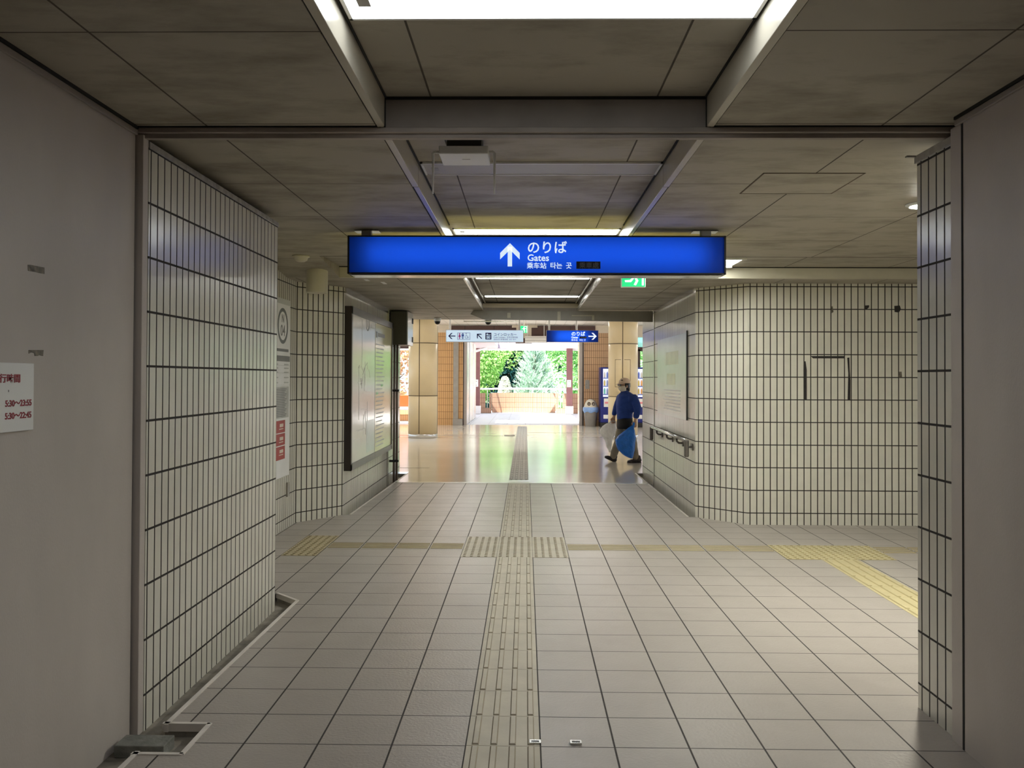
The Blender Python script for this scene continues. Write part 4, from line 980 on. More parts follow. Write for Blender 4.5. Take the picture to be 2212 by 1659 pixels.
# ------------------------------------------------------------------ devices on the ceiling
def px_x(px, py, X):
    d = R.transposed() @ Vector(((px - 1106) / f_px, -(py - cy_px) / f_px, 1)); k = X / d.x
    return (d.y * k, CH + d.z * k)
t = thing('aerial_box', (-0.31, 4.2, Zc), 'white box with two hanging rod aerials under the coffer', 'wireless unit')
MB().box(-0.39, -0.22, 4.12, 4.30, 2.615, Zc - .001, 0.003).build('mounting_bracket', 'black_plastic', t)
MB().box(-0.428, -0.186, 4.10, 4.33, 2.575, 2.615, 0.005).build('case', 'white_plastic', t)
MB().box(-0.32, -0.28, 4.20, 4.204, 2.5735, 2.5755).build('badge', 'grey_metal', t)
for x, s in ((-0.462, 1), (-0.158, -1)):
    MB().tube([(x + s * .034, 4.17, 2.600), (x + s * .008, 4.17, 2.602), (x, 4.17, 2.595), (x, 4.17, 2.53), (x, 4.17, 2.395)], [.007, .007, .0075, .0065, .004], 10).build('aerial', 'white_plastic', t)
t = thing('access_hatch', (1.5, 4.67, Za), 'thin-framed square access hatch in the ceiling panels at the right', 'hatch')
hf = MB()
for x0, x1, y0, y1 in ((1.235, 1.765, 4.418, 4.426), (1.235, 1.765, 4.902, 4.91), (1.235, 1.243, 4.418, 4.91), (1.757, 1.765, 4.418, 4.91)): hf.box(x0, x1, y0, y1, Za - .003, Za - .0005)
hf.build('frame', 'column_joint', t)
hp = tile_mat('hatch_panel', (0.40, 0.365, 0.295), (0.35, 0.32, 0.26), (0.08, 0.07, 0.05), 5, 5, -2, -2, .001, .001, 0.55, 0.001, dirt=.75, dirt_col=(0.18, 0.157, 0.118), dlo=.46, dgain=4.0, dstretch=(1, 2.2, 1)); M['hatch'] = hp
MB().box(1.243, 1.757, 4.426, 4.902, Za - .002, Za - .0005).build('panel', 'hatch', t)
t = thing('smoke_detector', (-1.99, 7.44, Za), 'cream smoke detector dome on the ceiling above the hanging cylinder', 'smoke detector')
MB().lathe([(0.075, 0), (0.075, -.012), (0.06, -.018), (0.055, -.04), (0.035, -.052), (0, -.055)], (-1.99, 7.44, Za), 24).build('dome', 'beige_plastic', t)
t = thing('hanging_cylinder', (-1.985, 8.0, 2.286), 'beige drum-shaped speaker hanging from the ceiling on the left', 'speaker')
MB().lathe([(0.098, 2.55), (0.101, 2.53), (0.101, 2.30), (0.097, 2.288), (0.09, 2.286)], (-1.985, 8.0, 0), 32).build('drum', 'beige_plastic', t)
MB().lathe([(0.09, 2.288), (0.0, 2.288)], (-1.985, 8.0, 0), 32).build('grille', 'grey_metal', t)
def dome_cam(x, y, z, label):
    t = thing('dome_camera', (x, y, z), label, 'security camera', 'dome security cameras')
    MB().lathe([(0.058, 0), (0.06, -.01), (0.055, -.04), (0.052, -.055)], (x, y, z), 24).build('housing', 'white_plastic', t)
    MB().lathe([(0.049, -.05), (0.044, -.08), (0.028, -.10), (0.0, -.107)], (x, y, z), 24).build('dome', 'black_plastic', t)
dome_cam(-1.443, 13.8, 2.465, 'dome security camera on the low ceiling by the left pillar')
dome_cam(-0.565, 12.7, 2.395, 'dome security camera below the left end of the sagging casing')
MB  # ---- dark cabinet and pipes at the left end of the tunnel
t = thing('wall_cabinet', (-1.84, 12.4, 1.965), 'dark olive cabinet high on the left at the end of the tunnel', 'cabinet')
M['olive'] = mat('dark_olive_paint', (0.085, 0.08, 0.058), 0.45, var=0.08)
MB().box(-1.962, -1.718, 12.2, 12.8, 1.965, 2.45, 0.006).build('body', 'olive', t)
MB().box(-1.955, -1.725, 12.196, 12.2, 1.972, 2.442, 0.003).build('door', 'olive', t)
MB().box(-1.718, -1.708, 12.22, 12.78, 1.965, 2.45, 0.002).build('side_plate', 'steel', t)
for z in (2.06, 2.34): MB().box(-1.708, -1.700, 12.70, 12.78, z - .04, z + .04, 0.002).build('hinge', 'black_plastic', t)
t = thing('drain_pipe', (-1.9, 12.3, 0), 'pair of brown vertical pipes below the dark olive cabinet', 'pipe')
M['pipe_brown'] = mat('brown_pipe_paint', (0.19, 0.145, 0.12), 0.35, 0.3, var=0.1)
for x in (-1.905, -1.865): MB().cyl((x, 12.26, ZG), (x, 12.26, 1.965), 0.017, seg=14).build('pipe', 'pipe_brown', t)
for z in (0.28, 1.30): MB().box(-1.985, -1.835, 12.235, 12.285, z - .016, z + .016, 0.004).build('bracket', 'black_plastic', t)
for k, (x, y, ln_, lb_) in enumerate(((-1.60, 8.40, .14, 'short white strip on the ceiling near the hanging drum'), (-1.47, 8.62, .20, 'longer white strip on the ceiling below the end of the blue sign'))):
    o = MB().box(x - .02, x + .02, y, y + ln_, Zl - .0015, Zl - .0002).build('white_strip', 'white_plastic', at=(x, y, Zl)); tag(o, lb_, 'tape', 'white strips on the ceiling')  # thin white strips lying flat under the ceiling

# ------------------------------------------------------------------ wall boards
M['print_grey'] = mat('grey_print', (0.20, 0.20, 0.20), 0.5, var=0.02)
M['print_pale'] = mat('faded_print', (0.56, 0.57, 0.56), 0.4, var=0.03)
M['print_light'] = mat('pale_grey_print', (0.69, 0.70, 0.70), 0.4, var=0.03)
M['map_paper'] = mat('faded_map_sheet', (0.78, 0.79, 0.78), 0.14, var=0.04, scale=2)
M['map_yellow'] = mat('pale_yellow_sheet', (0.76, 0.71, 0.46), 0.14, var=0.03, scale=2)
M['map_blue'] = mat('pale_blue_sheet', (0.66, 0.75, 0.76), 0.25, var=0.04)
M['map_pink'] = mat('faint_pink_print', (0.72, 0.68, 0.67), 0.3, var=0.04)
M['map_frame'] = mat('bronze_board_frame', (0.15, 0.135, 0.125), 0.35, 0.5, var=0.1)
M['map_side'] = mat('dark_bronze_side', (0.03, 0.022, 0.020), 0.45, var=0.1)
XB = -1.97; XF = -1.895
y0, y1, z0, z1 = 9.17, 12.0, 0.47, 2.265
t = thing('map_board', (XB, (y0 + y1) / 2, z0), 'large framed area map board with a pale yellow panel at its far end', 'map board')
MB().box(XB + .002, XF, y0, y0 + .02, z0, z1, 0.002).box(XB + .002, XF, y1 - .02, y1, z0, z1, 0.002).box(XB + .002, XF, y0 + .02, y1 - .02, z0, z0 + .02, 0.002).box(XB + .002, XF, y0 + .02, y1 - .02, z1 - .02, z1, 0.002).build('case', 'map_side', t)
f2 = MB()
for a, b, c, d in ((y0, y1, z1 - .085, z1), (y0, y1, z0, z0 + .075), (y0, y0 + .05, z0, z1), (y1 - .04, y1, z0, z1)): f2.box(XF - .004, XF + .006, a, b, c, d, 0.002)
f2.build('frame', 'map_frame', t)
ym = px_x(811, 800, XF)[0]
q = MB().box(XF - .02, XF - .006, y0 + .02, ym, z0 + .03, z1 - .03).build('map_sheet', 'map_paper', t)
q2 = MB().box(XF - .02, XF - .006, ym + .008, y1 - .02, z0 + .03, z1 - .03).build('list_sheet', 'map_yellow', t)
MB().box(XF - .02, XF - .003, ym, ym + .008, z0 + .03, z1 - .03).build('divider', 'print_pale', t)
XP = XF - .0055
def ring_x(mb, X, yc, zc, r0, r1, th=.0015, n=40):
    for k in range(n):
        q0, q1 = 2 * pi * k / n, 2 * pi * (k + 1) / n
        mb.prism([(yc + r0 * cos(q0), zc + r0 * sin(q0)), (yc + r1 * cos(q0), zc + r1 * sin(q0)), (yc + r1 * cos(q1), zc + r1 * sin(q1)), (yc + r0 * cos(q1), zc + r0 * sin(q1))], th, 'x', X)
def wall_x(mb, y_0, y_1, z_0, z_1, X=XP, th=.0012, sgn=1): mb.box(min(X, X + sgn * th), max(X, X + sgn * th), y_0, y_1, z_0, z_1); return mb
yi, zi = px_x(795.5, 696, XF); ic = MB()
ring_x(ic, XP, yi, zi, .092, .108); wall_x(ic, yi - .012, yi + .012, zi - .06, zi + .02); wall_x(ic, yi - .014, yi + .014, zi + .04, zi + .065)
ic.build('info_symbol', 'print_grey', q)
mp = MB(); wall_x(mp, yi + .20, yi + .62, zi + .02, zi + .06); wall_x(mp, yi + .20, yi + .48, zi - .05, zi - .02); mp.build('title_lines', 'print_pale', q)
random.seed(31); mp = MB(); mq = MB()
for k in range(16):
    yy = random.uniform(y0 + .2, ym - .5); zz = random.uniform(z0 + .2, z1 - .6)
    if k % 2: wall_x(mp, yy, yy + .008, zz, zz + random.uniform(.2, .6))
    else: wall_x(mp, yy, yy + random.uniform(.2, .5), zz, zz + .006)
for k in range(5):
    yy = random.uniform(y0 + .3, ym - .6); zz = random.uniform(z0 + .3, z1 - .6); pts = [(XP, yy, zz)]
    for s in range(5): yy += random.uniform(-.05, .15); zz += random.uniform(-.12, .1); pts.append((XP, yy, zz))
    mq.tube(pts, .002, 4)
mp.build('map_lines', 'print_light', q); mq.build('map_routes', 'map_pink', q)
MB().box(XP, XP + .001, ym - .55, ym - .05, z0 + .12, z0 + .5).build('legend', 'map_blue', q)
mp = MB(); zt = z1 - .22
wall_x(mp, ym + .06, ym + .16, zt - .05, zt + .03); wall_x(mp, ym + .22, ym + .72, zt - .03, zt + .02); mp.build('list_title', 'print_grey', q2)
mp = MB()
for k in range(26): wall_x(mp, ym + .08 + (k % 3) * .01, ym + .70 - .05 * (k % 4), zt - .14 - k * .052, zt - .125 - k * .052)
mp.build('list_lines', 'map_frame' if False else 'print_pale', q2)
for yy, zz in ((ym + .10, 1.27), (ym + .45, 1.37)):
    MB().box(XP, XP + .002, yy, yy + .12, zz, zz + .03).build('green_sticker', mat('green_sticker', (0.25, 0.62, 0.28), 0.4), q2)
# poster on the opposite wall
X2 = 1.83
yn, zt = px_x(1483, 718, X2 - .01); zb_ = px_x(1483, 908, X2 - .01)[1]; yf = px_x(1421, 800, X2 - .01)[0]
t = thing('poster', (X2 - .005, yn, zb_), 'sun-faded poster sheet on the right tiled wall above the handrail', 'poster')
M['poster'] = mat('faded_poster_sheet', (0.60, 0.66, 0.60), 0.25, var=0.10, scale=1.3, stretch=(1, 1, 1))
MB().box(X2 - .014, X2 - .001, yn, yf, zb_, zt, 0.001).build('sheet', 'poster', t)
MB().box(X2 - .016, X2 - .001, yn - .03, yn, zb_, zt + .02, 0.001).build('edge_strip', 'black_plastic', t)
mp = MB(); random.seed(3)
for k in range(7): wall_x(mp, yn + .35, yf - .5 - .1 * (k % 3), zb_ + .08 + .04 * k, zb_ + .095 + .04 * k, X2 - .0142, .001, -1)
mp.build('print_lines', 'print_light', t)
mp = MB(); mp.lathe([(0.0, 0), (.26, 0)], (0, 0, 0), 20); mp.bm.clear()
for (yy, zz, w, h) in ((yn + .5, zt - .35, .9, .16), (yn + .7, zt - .6, .6, .14)): mp.box(X2 - .0152, X2 - .014, yy, yy + w, zz, zz + h, 0.0)
mp.build('faded_picture', mat('faded_yellow_print', (0.62, 0.62, 0.42), 0.3, var=0.1, scale=4), t)
# handrail
t = thing('handrail', (1.76, 10.5, 0.82), 'short steel handrail on the right tiled wall below the faded poster', 'handrail')
XR_ = 1.755
MB().tube([(XR_, 9.26, 0.815), (XR_, 11.82, 0.815)], 0.021, 14).build('grab_bar', 'steel', t)
for y in (9.26, 11.82): MB().box(XR_ - .026, XR_ + .026, y - .018, y + .018, 0.635, 0.822, 0.012).build('end_drop', 'map_frame', t)
for y in (9.30, 9.85, 10.55, 11.35):
    MB().tube([(XR_, y, 0.80), (XR_, y, 0.765), (XR_ + .02, y, 0.745), (1.80, y, 0.742), (1.828, y, 0.742)], 0.012, 8).lathe([(0.03, 0), (0.03, .001)], (XR_, y, .79), 8).box(1.815, 1.829, y - .04, y + .04, 0.705, 0.78, 0.004).build('bracket', 'map_frame', t)
# station poster on the alcove wall
XA = -2.347; xa = XA + .012
Yp1 = px_x(626, 840, xa)[0]; Zt_ = px_x(626, 650, xa)[1]; Zb2 = px_x(622, 1026, xa)[1]; Yp0 = Yp1 - 0.62
t = thing('station_poster', (XA, Yp0, Zb2), 'tall white station poster with a ringed N 04, left of the map board', 'poster')
q = MB().box(XA + .001, xa, Yp0, Yp1, Zb2, Zt_, 0.001).build('panel', 'white_plastic', t)
H_ = Zt_ - Zb2; XQ = xa
def zz(py): return px_x(615, py, xa)[1]
wall_x(MB(), Yp0, Yp1, zz(658), Zt_, XQ).build('top_band', 'print_pale', q)
yc, zc = px_x(611, 704, xa); rg = MB()
ring_x(rg, XQ, yc, zc, .138, .172); rg.build('ring', mat('dark_grey_ring', (0.12, 0.13, 0.13), 0.4), q)
text('lettering', 'N', .11, (XQ + .001, yc, zc + .035), (0, 1, 0), UZ, 'print_grey', q, 'CENTER', bold=.01)
text('lettering', '04', .15, (XQ + .001, yc, zc - .095), (0, 1, 0), UZ, 'print_grey', q, 'CENTER', bold=.01)
mp = MB(); wall_x(mp, Yp0 + .05, Yp1 - .06, zz(760), zz(754), XQ); mp.build('station_name', 'print_grey', q)
mp = MB(); wall_x(mp, Yp0, Yp1 - .01, zz(781), zz(769), XQ); mp.build('grey_band', 'print_grey', q)
mp = MB()
for p in (789, 797, 806, 817, 828): wall_x(mp, Yp0 + .05, Yp0 + .22, zz(p), zz(p - 3), XQ); wall_x(mp, Yp1 - .20, Yp1 - .05, zz(p), zz(p - 3), XQ)
for p in (787, 803, 829): wall_x(mp, Yp0, Yp1 - .01, zz(p + 3), zz(p + 2.4), XQ)
mp.build('row_print', 'print_pale', q)
w_ = wall_x(MB(), Yp0 + .04, Yp1 - .04, zz(902), zz(835), XQ).build('text_panel', mat('grey_text_panel', (0.50, 0.50, 0.48), 0.5), q)
mp = MB()
for k in range(17): wall_x(mp, Yp0 + .08, Yp1 - .12 - .03 * (k % 3), zz(841 + k * 3.6), zz(839.4 + k * 3.6), XQ + .0012)
mp.build('text_lines', 'print_grey', w_)
M['poster_red'] = mat('red_panel_print', (0.42, 0.055, 0.04), 0.45, var=0.05); M['poster_cream'] = mat('cream_print', (0.75, 0.65, 0.55), 0.5)
for a_, b_ in ((907, 933), (935, 960), (962, 990)):
    rp = wall_x(MB(), Yp0 + .03, Yp1 - .16, zz(b_), zz(a_), XQ).build('red_panel', 'poster_red', q)
    mp = MB(); wall_x(mp, Yp1 - .34, Yp1 - .22, zz(a_ + 14), zz(a_ + 7), XQ + .0012); wall_x(mp, Yp1 - .36, Yp1 - .22, zz(a_ + 19), zz(a_ + 17), XQ + .0012); mp.build('white_print', 'poster_cream', rp)
ys, zs = px_x(621.5, 1057, XA + .01)
tag(MB().box(XA + .001, XA + .02, ys - .03, ys + .03, zs - .07, zs + .07, 0.004).build('wall_plate', 'grey_metal', at=(XA, ys, zs)), 'small grey plate low on the tiled wall under the station poster', 'plate')

# opening hours notice on the near left panel
XN = -1.682; xn = XN + .014
ye, zt = px_x(74, 785, xn); zb_ = px_x(74, 928, xn)[1]
t = thing('notice_board', (XN, ye - .3, zb_), 'white notice with red opening times on the left panel, cut by the photo edge', 'notice')
q = MB().box(XN + .001, xn, ye - .62, ye, zb_, zt, 0.002).build('board', mat('white_notice_plastic', (0.80, 0.80, 0.80), 0.3, var=.02), t)
M['red_print'] = mat('crimson_print', (0.30, 0.012, 0.03), 0.5, var=.03)
def note(s, px_, py_, hpx, sq):
    yy, zv = px_x(px_, py_, xn); k = math.hypot(XN, yy)
    return text('lettering', s, hpx * yy / f_px, (xn + .0008, yy, zv), (0, 1, 0), UZ, 'red_print', q, 'RIGHT', bold=.02, squeeze=sq)
note('通行時間', 44, 824.5, 19.5, 1.28)
note('5:30～23:55', 68, 875.5, 18.5, 1.03)
note('5:30～22:45', 67.5, 901.5, 18.5, 1.03)
yy, zv = px_x(18.5, 845, xn); wall_x(MB(), yy - .002, yy + .002, zv - .003, zv + .004, xn, .0006).build('speck', 'print_grey', q)

# tape remnants
M['tape_old'] = mat('old_tape_residue', (0.16, 0.14, 0.11), 0.6, var=.6, scale=40)
M['tape_black'] = mat('black_tape_remnant', (0.02, 0.017, 0.016), 0.5, var=.4, scale=30)
def left_patch(pts, label):
    v = [px_x(a, b, XN + .0008) for a, b in pts]
    o = MB(); o.prism([(y, z) for y, z in v], .0012, 'x', XN + .0002)
    tag(o.build('tape_remnant', 'tape_old', at=(XN, v[0][0], v[0][1])), label, 'tape', 'torn tape on the walls')
left_patch([(60, 572), (66, 572), (96, 578), (96, 592), (85, 590), (74, 587), (66, 586), (61, 585)], 'dark scrap of torn tape on the left panel, the upper one above the notice')
left_patch([(62, 756), (94, 756), (93, 769), (88, 768), (84, 766), (82, 769), (75, 769), (74, 763), (68, 761), (62, 764)], 'dark scrap of torn tape on the left panel just above the notice')
def far_patch(pts, label, m_='tape_black'):
    v = [px_on(a, b, 8.69) for a, b in pts]
    o = MB(); o.prism([(x, z) for x, z in v], .002, 'y', 8.686)
    tag(o.build('tape_remnant', m_, at=(v[0][0], 8.69, v[0][1])), label, 'tape', 'torn tape on the walls')
def c6(pts): return [(1360 + a / 2.677, 560 + b / 2.677) for a, b in pts]
far_patch(c6([(1046, 560), (1240, 560), (1240, 573), (1060, 573)]), 'black horizontal tape bar left on the right tiled wall')
far_patch(c6([(1010, 590), (1017, 590), (1024, 640), (1024, 814), (1010, 814), (1008, 660)]), 'black vertical tape at the left of the taped outline on the right tiled wall')
far_patch(c6([(1258, 570), (1270, 568), (1272, 640), (1276, 700), (1276, 814), (1260, 814), (1264, 660)]), 'black vertical tape at the right of the taped outline on the right tiled wall')
far_patch(c6([(1362, 268), (1384, 266), (1384, 278), (1370, 290), (1360, 288)]), 'small black scrap high on the right tiled wall, the nearer to the middle')
far_patch(c6([(1530, 270), (1562, 268), (1568, 290), (1556, 308), (1532, 305)]), 'larger black scrap high on the right tiled wall near the pier')
far_patch(c6([(1558, 650), (1572, 650), (1575, 682), (1556, 684)]), 'grey scrap at eye level on the right tiled wall near the pier', 'tape_old')
far_patch(c6([(1166, 272), (1174, 272), (1178, 305), (1168, 312)]), 'thin grey scrap high on the right tiled wall above the taped outline', 'tape_old')

# clips in the floor, gutter block
for x, lb_ in ((0.045, 'small metal clip on the edge of the near guide strip'), (0.21, 'small metal clip on the grey floor tile right of the near guide strip')):
    t = thing('floor_clip', (x, 3.468, 0), lb_, 'clip', 'metal clips in the floor')
    MB().box(x - .024, x + .024, 3.448, 3.480, 0.0004, 0.0085, 0.001).build('plate', 'steel', t)
    MB().box(x - .016, x + .016, 3.456, 3.469, 0.0083, 0.0091).build('slot', 'black_plastic', t)
t = thing('gutter_block', (-1.54, 3.46, ZG), 'grey concrete block lying in the gutter notch at the left panel foot', 'block')
MB().box(-1.655, -1.452, 3.405, 3.515, ZG, -0.004, 0.004).build('block', 'block', t)

# ------------------------------------------------------------------ person with two bags
PY = 15.1
def pp(cx, cy, dy=0.0):
    x, z = px_on(1260 + cx / 6.9125, 780 + cy / 6.9125, PY + dy)
    return Vector((x, PY + dy, z))
S837 = 1 / 837.0
gz = pp(700, 1508).z
def W(cx, cy, dy=0.0):
    v = pp(cx, cy, 0); return Vector((v.x, PY + dy, v.z - gz))
def loft(rows, seg=24, wob=0.0, seed=1, pw=2.4):
    """rows: (left cx, right cx, cy, half depth, dy) -> closed tube of rounded sections"""
    random.seed(seed); ph = [random.uniform(0, 6.28) for _ in range(8)]
    mb = MB(); rings = []
    for i, (l, r, cy, hd, dy) in enumerate(rows):
        a, b = W(l, cy, dy), W(r, cy, dy); c = (a + b) / 2; hw = (b.x - a.x) / 2; rg = []
        for k in range(seg):
            q = 2 * pi * k / seg; cq, sq = cos(q), sin(q)
            ex = 2 / pw; u = math.copysign(abs(cq) ** ex, cq); v = math.copysign(abs(sq) ** ex, sq)
            w = 1 + wob * (sin(3 * q + ph[0] + i * .9) * .5 + sin(7 * q + ph[1] + i * .55) * .4 + sin(11 * q + ph[2] - i * .8) * .25)
            rg.append(mb.bm.verts.new((c.x + hw * u * w, c.y + hd * v * w, c.z)))
        rings.append(rg)
    for A, B in zip(rings, rings[1:]):
        for k in range(seg):
            f = mb.bm.faces.new((A[k], A[(k+1) % seg], B[(k+1) % seg], B[k])); f.smooth = True
    mb.bm.faces.new(rings[0]); mb.bm.faces.new(rings[-1][::-1])
    return mb
skin = mat('skin', (0.52, 0.33, 0.23), 0.5, var=.05, scale=20); M['skin'] = skin
M['sweater'] = mat('blue_sweater_cloth', (0.010, 0.042, 0.24), 0.85, var=.15, scale=9, bump=.3, bscale=120)
M['apron'] = mat('black_cloth', (0.006, 0.006, 0.008), 0.85, var=.2)
M['trousers'] = mat('khaki_trouser_cloth', (0.23, 0.20, 0.145), 0.85, var=.12, scale=8, bump=.2, bscale=120)
M['shoe'] = mat('dark_brown_shoe', (0.022, 0.014, 0.013), 0.5, var=.2)
M['sole'] = mat('shoe_sole', (0.03, 0.022, 0.020), 0.6)
M['cap'] = mat('beige_cap_cloth', (0.66, 0.52, 0.42), 0.8, var=.06, bump=.2, bscale=150)
M['mask'] = mat('white_mask_cloth', (0.70, 0.66, 0.57), 0.8, var=.04)
M['hair'] = mat('black_hair', (0.008, 0.007, 0.007), 0.4, var=.3, scale=30)
M['lens'] = mat('dark_glasses', (0.01, 0.01, 0.012), 0.1)
base = W(690, 1508); person = thing('person', (base.x, PY, 0), 'walking person in a blue sweater, beige cap and face mask carrying two bags', 'person')
NR, FR = -0.10, 0.10
sh_n, el_n, wr_n = W(735, 540, -.17), W(790, 690, -.215), W(752, 880, -.215)
sh_f, el_f, wr_f = W(570, 540, .16), W(512, 690, .20), W(474, 835, .205)
hipn, knn, ann = W(640, 930, NR * .8), W(725, 1190, NR), W(772, 1430, NR)
hipf, knf, anf = W(600, 930, FR * .8), W(535, 1190, FR), W(452, 1440, FR)
hc = W(612, 368, 0.0)
fwd = Vector((-0.90, -0.44, 0)).normalized(); side = Vector((-fwd.y, fwd.x, 0)); up = Vector((0, 0, 1))
HM = Matrix((fwd, side, up)).transposed()   # local x = forward, y = left, z = up
def HL(a, b, c): return hc + HM @ Vector((a, b, c))
bd = MB()
bd.ell(hc + up * .015, (.098, .074, .110), 20, 14, HM); bd.ell(HL(.028, 0, -.050), (.062, .055, .062), 16, 10, HM)
bd.capsule(HL(.092, 0, .005), HL(.108, 0, -.028), .010, .014)                       # nose
for s in (1, -1):
    bd.ell(HL(-.005, s * .076, -.005), (.020, .008, .032), 10, 8, HM)               # ears
    bd.ell(HL(.080, s * .030, .020), (.012, .014, .008), 8, 6, HM)                   # eyelids
bd.ell(HL(.085, 0, -.062), (.012, .024, .009), 10, 6, HM)                           # mouth
bd.capsule(HL(-.02, 0, -.08), W(625, 500, 0), .050, .060)
bd.ell(W(630, 600, 0), (.105, .155, .17)); bd.ell(W(622, 780, 0), (.100, .135, .15)); bd.ell(W(620, 920, 0), (.105, .150, .10))
for s_, e_, w_ in ((sh_n, el_n, wr_n), (sh_f, el_f, wr_f)):
    bd.capsule(s_, e_, .050, .040); bd.capsule(e_, w_, .040, .027)
for h_, k_, a_ in ((hipn, knn, ann), (hipf, knf, anf)):
    bd.capsule(h_, k_, .080, .055); bd.capsule(k_, a_, .055, .036)
def hand(mb, wr, down, inward, thumb_dir):
    """palm with four bent fingers of unequal length and a thumb from the side of the palm, closed on a bag neck"""
    d, n = down.normalized(), inward.normalized(); s = thumb_dir.normalized()
    kn = wr + d * .082
    for i in range(4):
        o = s * (.030 - .020 * i); ln_ = (.040, .044, .042, .034)[i]
        mb.capsule(wr + o * .5, kn + o, .013, .0115, 10)
        p1 = kn + o + (d * .8 + n * .6).normalized() * ln_; p2 = p1 + (n * 1.0 - d * .15).normalized() * ln_ * .62; p3 = p2 + (n * .2 - d * 1.0).normalized() * ln_ * .5
        mb.capsule(kn + o, p1, .0092, .0085, 8); mb.capsule(p1, p2, .0085, .008, 8); mb.capsule(p2, p3, .008, .0072, 8)
    t0 = wr + d * .025 + s * .024; t1 = t0 + (s * .75 + d * .6 + n * .35).normalized() * .042; t2 = t1 + (d * .75 + n * .75 - s * .25).normalized() * .034
    mb.capsule(t0, t1, .0125, .0105, 8); mb.capsule(t1, t2, .0105, .0085, 8)
hand(bd, wr_n, W(742, 965, -.205) - wr_n, Vector((.1, .9, 0)), Vector((-1, .15, 0)))
hand(bd, wr_f, W(462, 905, .205) - wr_f, Vector((.1, -.9, 0)), Vector((-1, -.15, 0)))
remesh(bd.build('body', 'skin', person), .0055, 3)
# clothes
sw = loft([(575, 660, 432, .055, 0), (560, 668, 455, .062, 0), (536, 722, 480, .115, 0), (512, 752, 520, .165, 0), (498, 742, 590, .178, 0), (492, 745, 680, .175, 0), (495, 742, 770, .172, 0), (500, 735, 830, .172, 0), (505, 728, 862, .168, 0)], 28, .018, 4)
sw.capsule(W(640, 490, -.03), sh_n + Vector((-.02, .02, -.02)), .068, .082); sw.capsule(W(610, 492, .03), sh_f + Vector((.02, -.02, -.02)), .062, .076)
sw.capsule(W(690, 560, -.10), W(700, 700, -.11), .09, .085)
sw.capsule(sh_n + up * -.01, el_n, .078, .066); sw.capsule(el_n, W(766, 805, -.215), .066, .054)
sw.capsule(sh_f + up * -.01, el_f, .074, .060); sw.capsule(el_f, W(484, 785, .203), .060, .048)
o = remesh(sw.build('sweater', 'sweater', person), .010, 4)
tex = bpy.data.textures.new('cloth_folds', 'CLOUDS'); tex.noise_scale = .12
dm = o.modifiers.new('folds', 'DISPLACE'); dm.texture = tex; dm.strength = .022; dm.mid_level = .5
col_ = loft([(566, 664, 440, .066, 0), (560, 668, 462, .072, 0)], 20, 0); col_.build('collar', 'sweater', person)
loft([(512, 735, 845, .175, 0), (505, 738, 900, .195, 0), (502, 735, 960, .198, 0), (505, 715, 1003, .192, 0)], 28, .02, 6).build('apron', 'apron', person)
tr_ = MB()
tr_.ell(W(618, 930, 0), (.108, .145, .10))
for h_, k_, a_ in ((hipn, knn, ann), (hipf, knf, anf)):
    tr_.capsule(h_, k_, .088, .078); tr_.capsule(k_, k_ + (a_ - k_) * .94, .078, .062)
o = remesh(tr_.build('trousers', 'trousers', person), .010, 4)
dm = o.modifiers.new('folds', 'DISPLACE'); dm.texture = tex; dm.strength = .024; dm.mid_level = .5
def shoe(heel, toe, dy):
    a, b = W(*heel, dy), W(*toe, dy); d = (b - a); ln_ = d.length; d.normalize(); s = Vector((0, 1, 0)); u = d.cross(s); u = u if u.z > 0 else -u
    mm = Matrix((d, s, u)).transposed()
    mb = MB()
    mb.ell(a + d * ln_ * .22 + u * .045, (.062, .037, .050), 14, 10, mm); mb.ell(a + d * ln_ * .55 + u * .034, (.085, .042, .036), 14, 10, mm); mb.ell(a + d * ln_ * .78 + u * .026, (.055, .042, .028), 14, 10, mm)
    mb.capsule(a + d * ln_ * .22 + u * .05, a + d * ln_ * .20 + u * .095, .042, .042)
    o = remesh(mb.build('shoe', 'shoe', person), .006, 2)
    sl = MB(); n = 14; pts = []
    for k in range(n * 2):
        q = 2 * pi * k / (n * 2); x = .5 + .5 * cos(q); w_ = .040 * (abs(sin(q)) ** .7) * (1.05 if x > .5 else .9) * (1 if sin(q) >= 0 else -1)
        pts.append((x, w_))
    vs = [a + d * ln_ * x + s * w_ + u * .012 for x, w_ in pts]; v2 = [p - u * .014 for p in vs]
    m_ = len(vs); sl._add(vs + v2, [tuple(range(m_)), tuple(range(m_, 2 * m_))[::-1]] + [(i, (i + 1) % m_, m_ + (i + 1) % m_, m_ + i) for i in range(m_)])
    sl.build('sole', 'sole', o)
shoe((858, 1504), (642, 1508), NR); shoe((482, 1520), (324, 1447), FR)
# head wear
hr = MB(); hr.ell(HL(-.022, 0, .012), (.088, .083, .105), 18, 12, HM); hr.ell(HL(-.062, 0, -.045), (.045, .062, .055), 14, 10, HM); hr.ell(HL(-.085, .0, -.065), (.028, .04, .04), 12, 8, HM)
for s in (1, -1): hr.ell(HL(.012, s * .074, .012), (.02, .010, .04), 10, 8, HM)
remesh(hr.build('hair', 'hair', person), .007, 2)
cp = MB(); n = 24; rings = []
for i in range(8):
    q = pi / 2 * i / 7; rr = cos(q) ** .8 if i < 7 else 0.02
    rings.append([cp.bm.verts.new(HL(-.006 + .112 * rr * cos(2*pi*k/n), .092 * rr * sin(2*pi*k/n), .050 + .096 * sin(q))) for k in range(n)])
for A, B in zip(rings, rings[1:]):
    for k in range(n):
        fc = cp.bm.faces.new((A[k], A[(k+1) % n], B[(k+1) % n], B[k])); fc.smooth = True
cp.bm.faces.new(rings[-1])
capo = cp.build('cap', 'cap', person); capo.modifiers.new('s', 'SOLIDIFY').thickness = .004
br = MB(); vs = []; m_ = 12
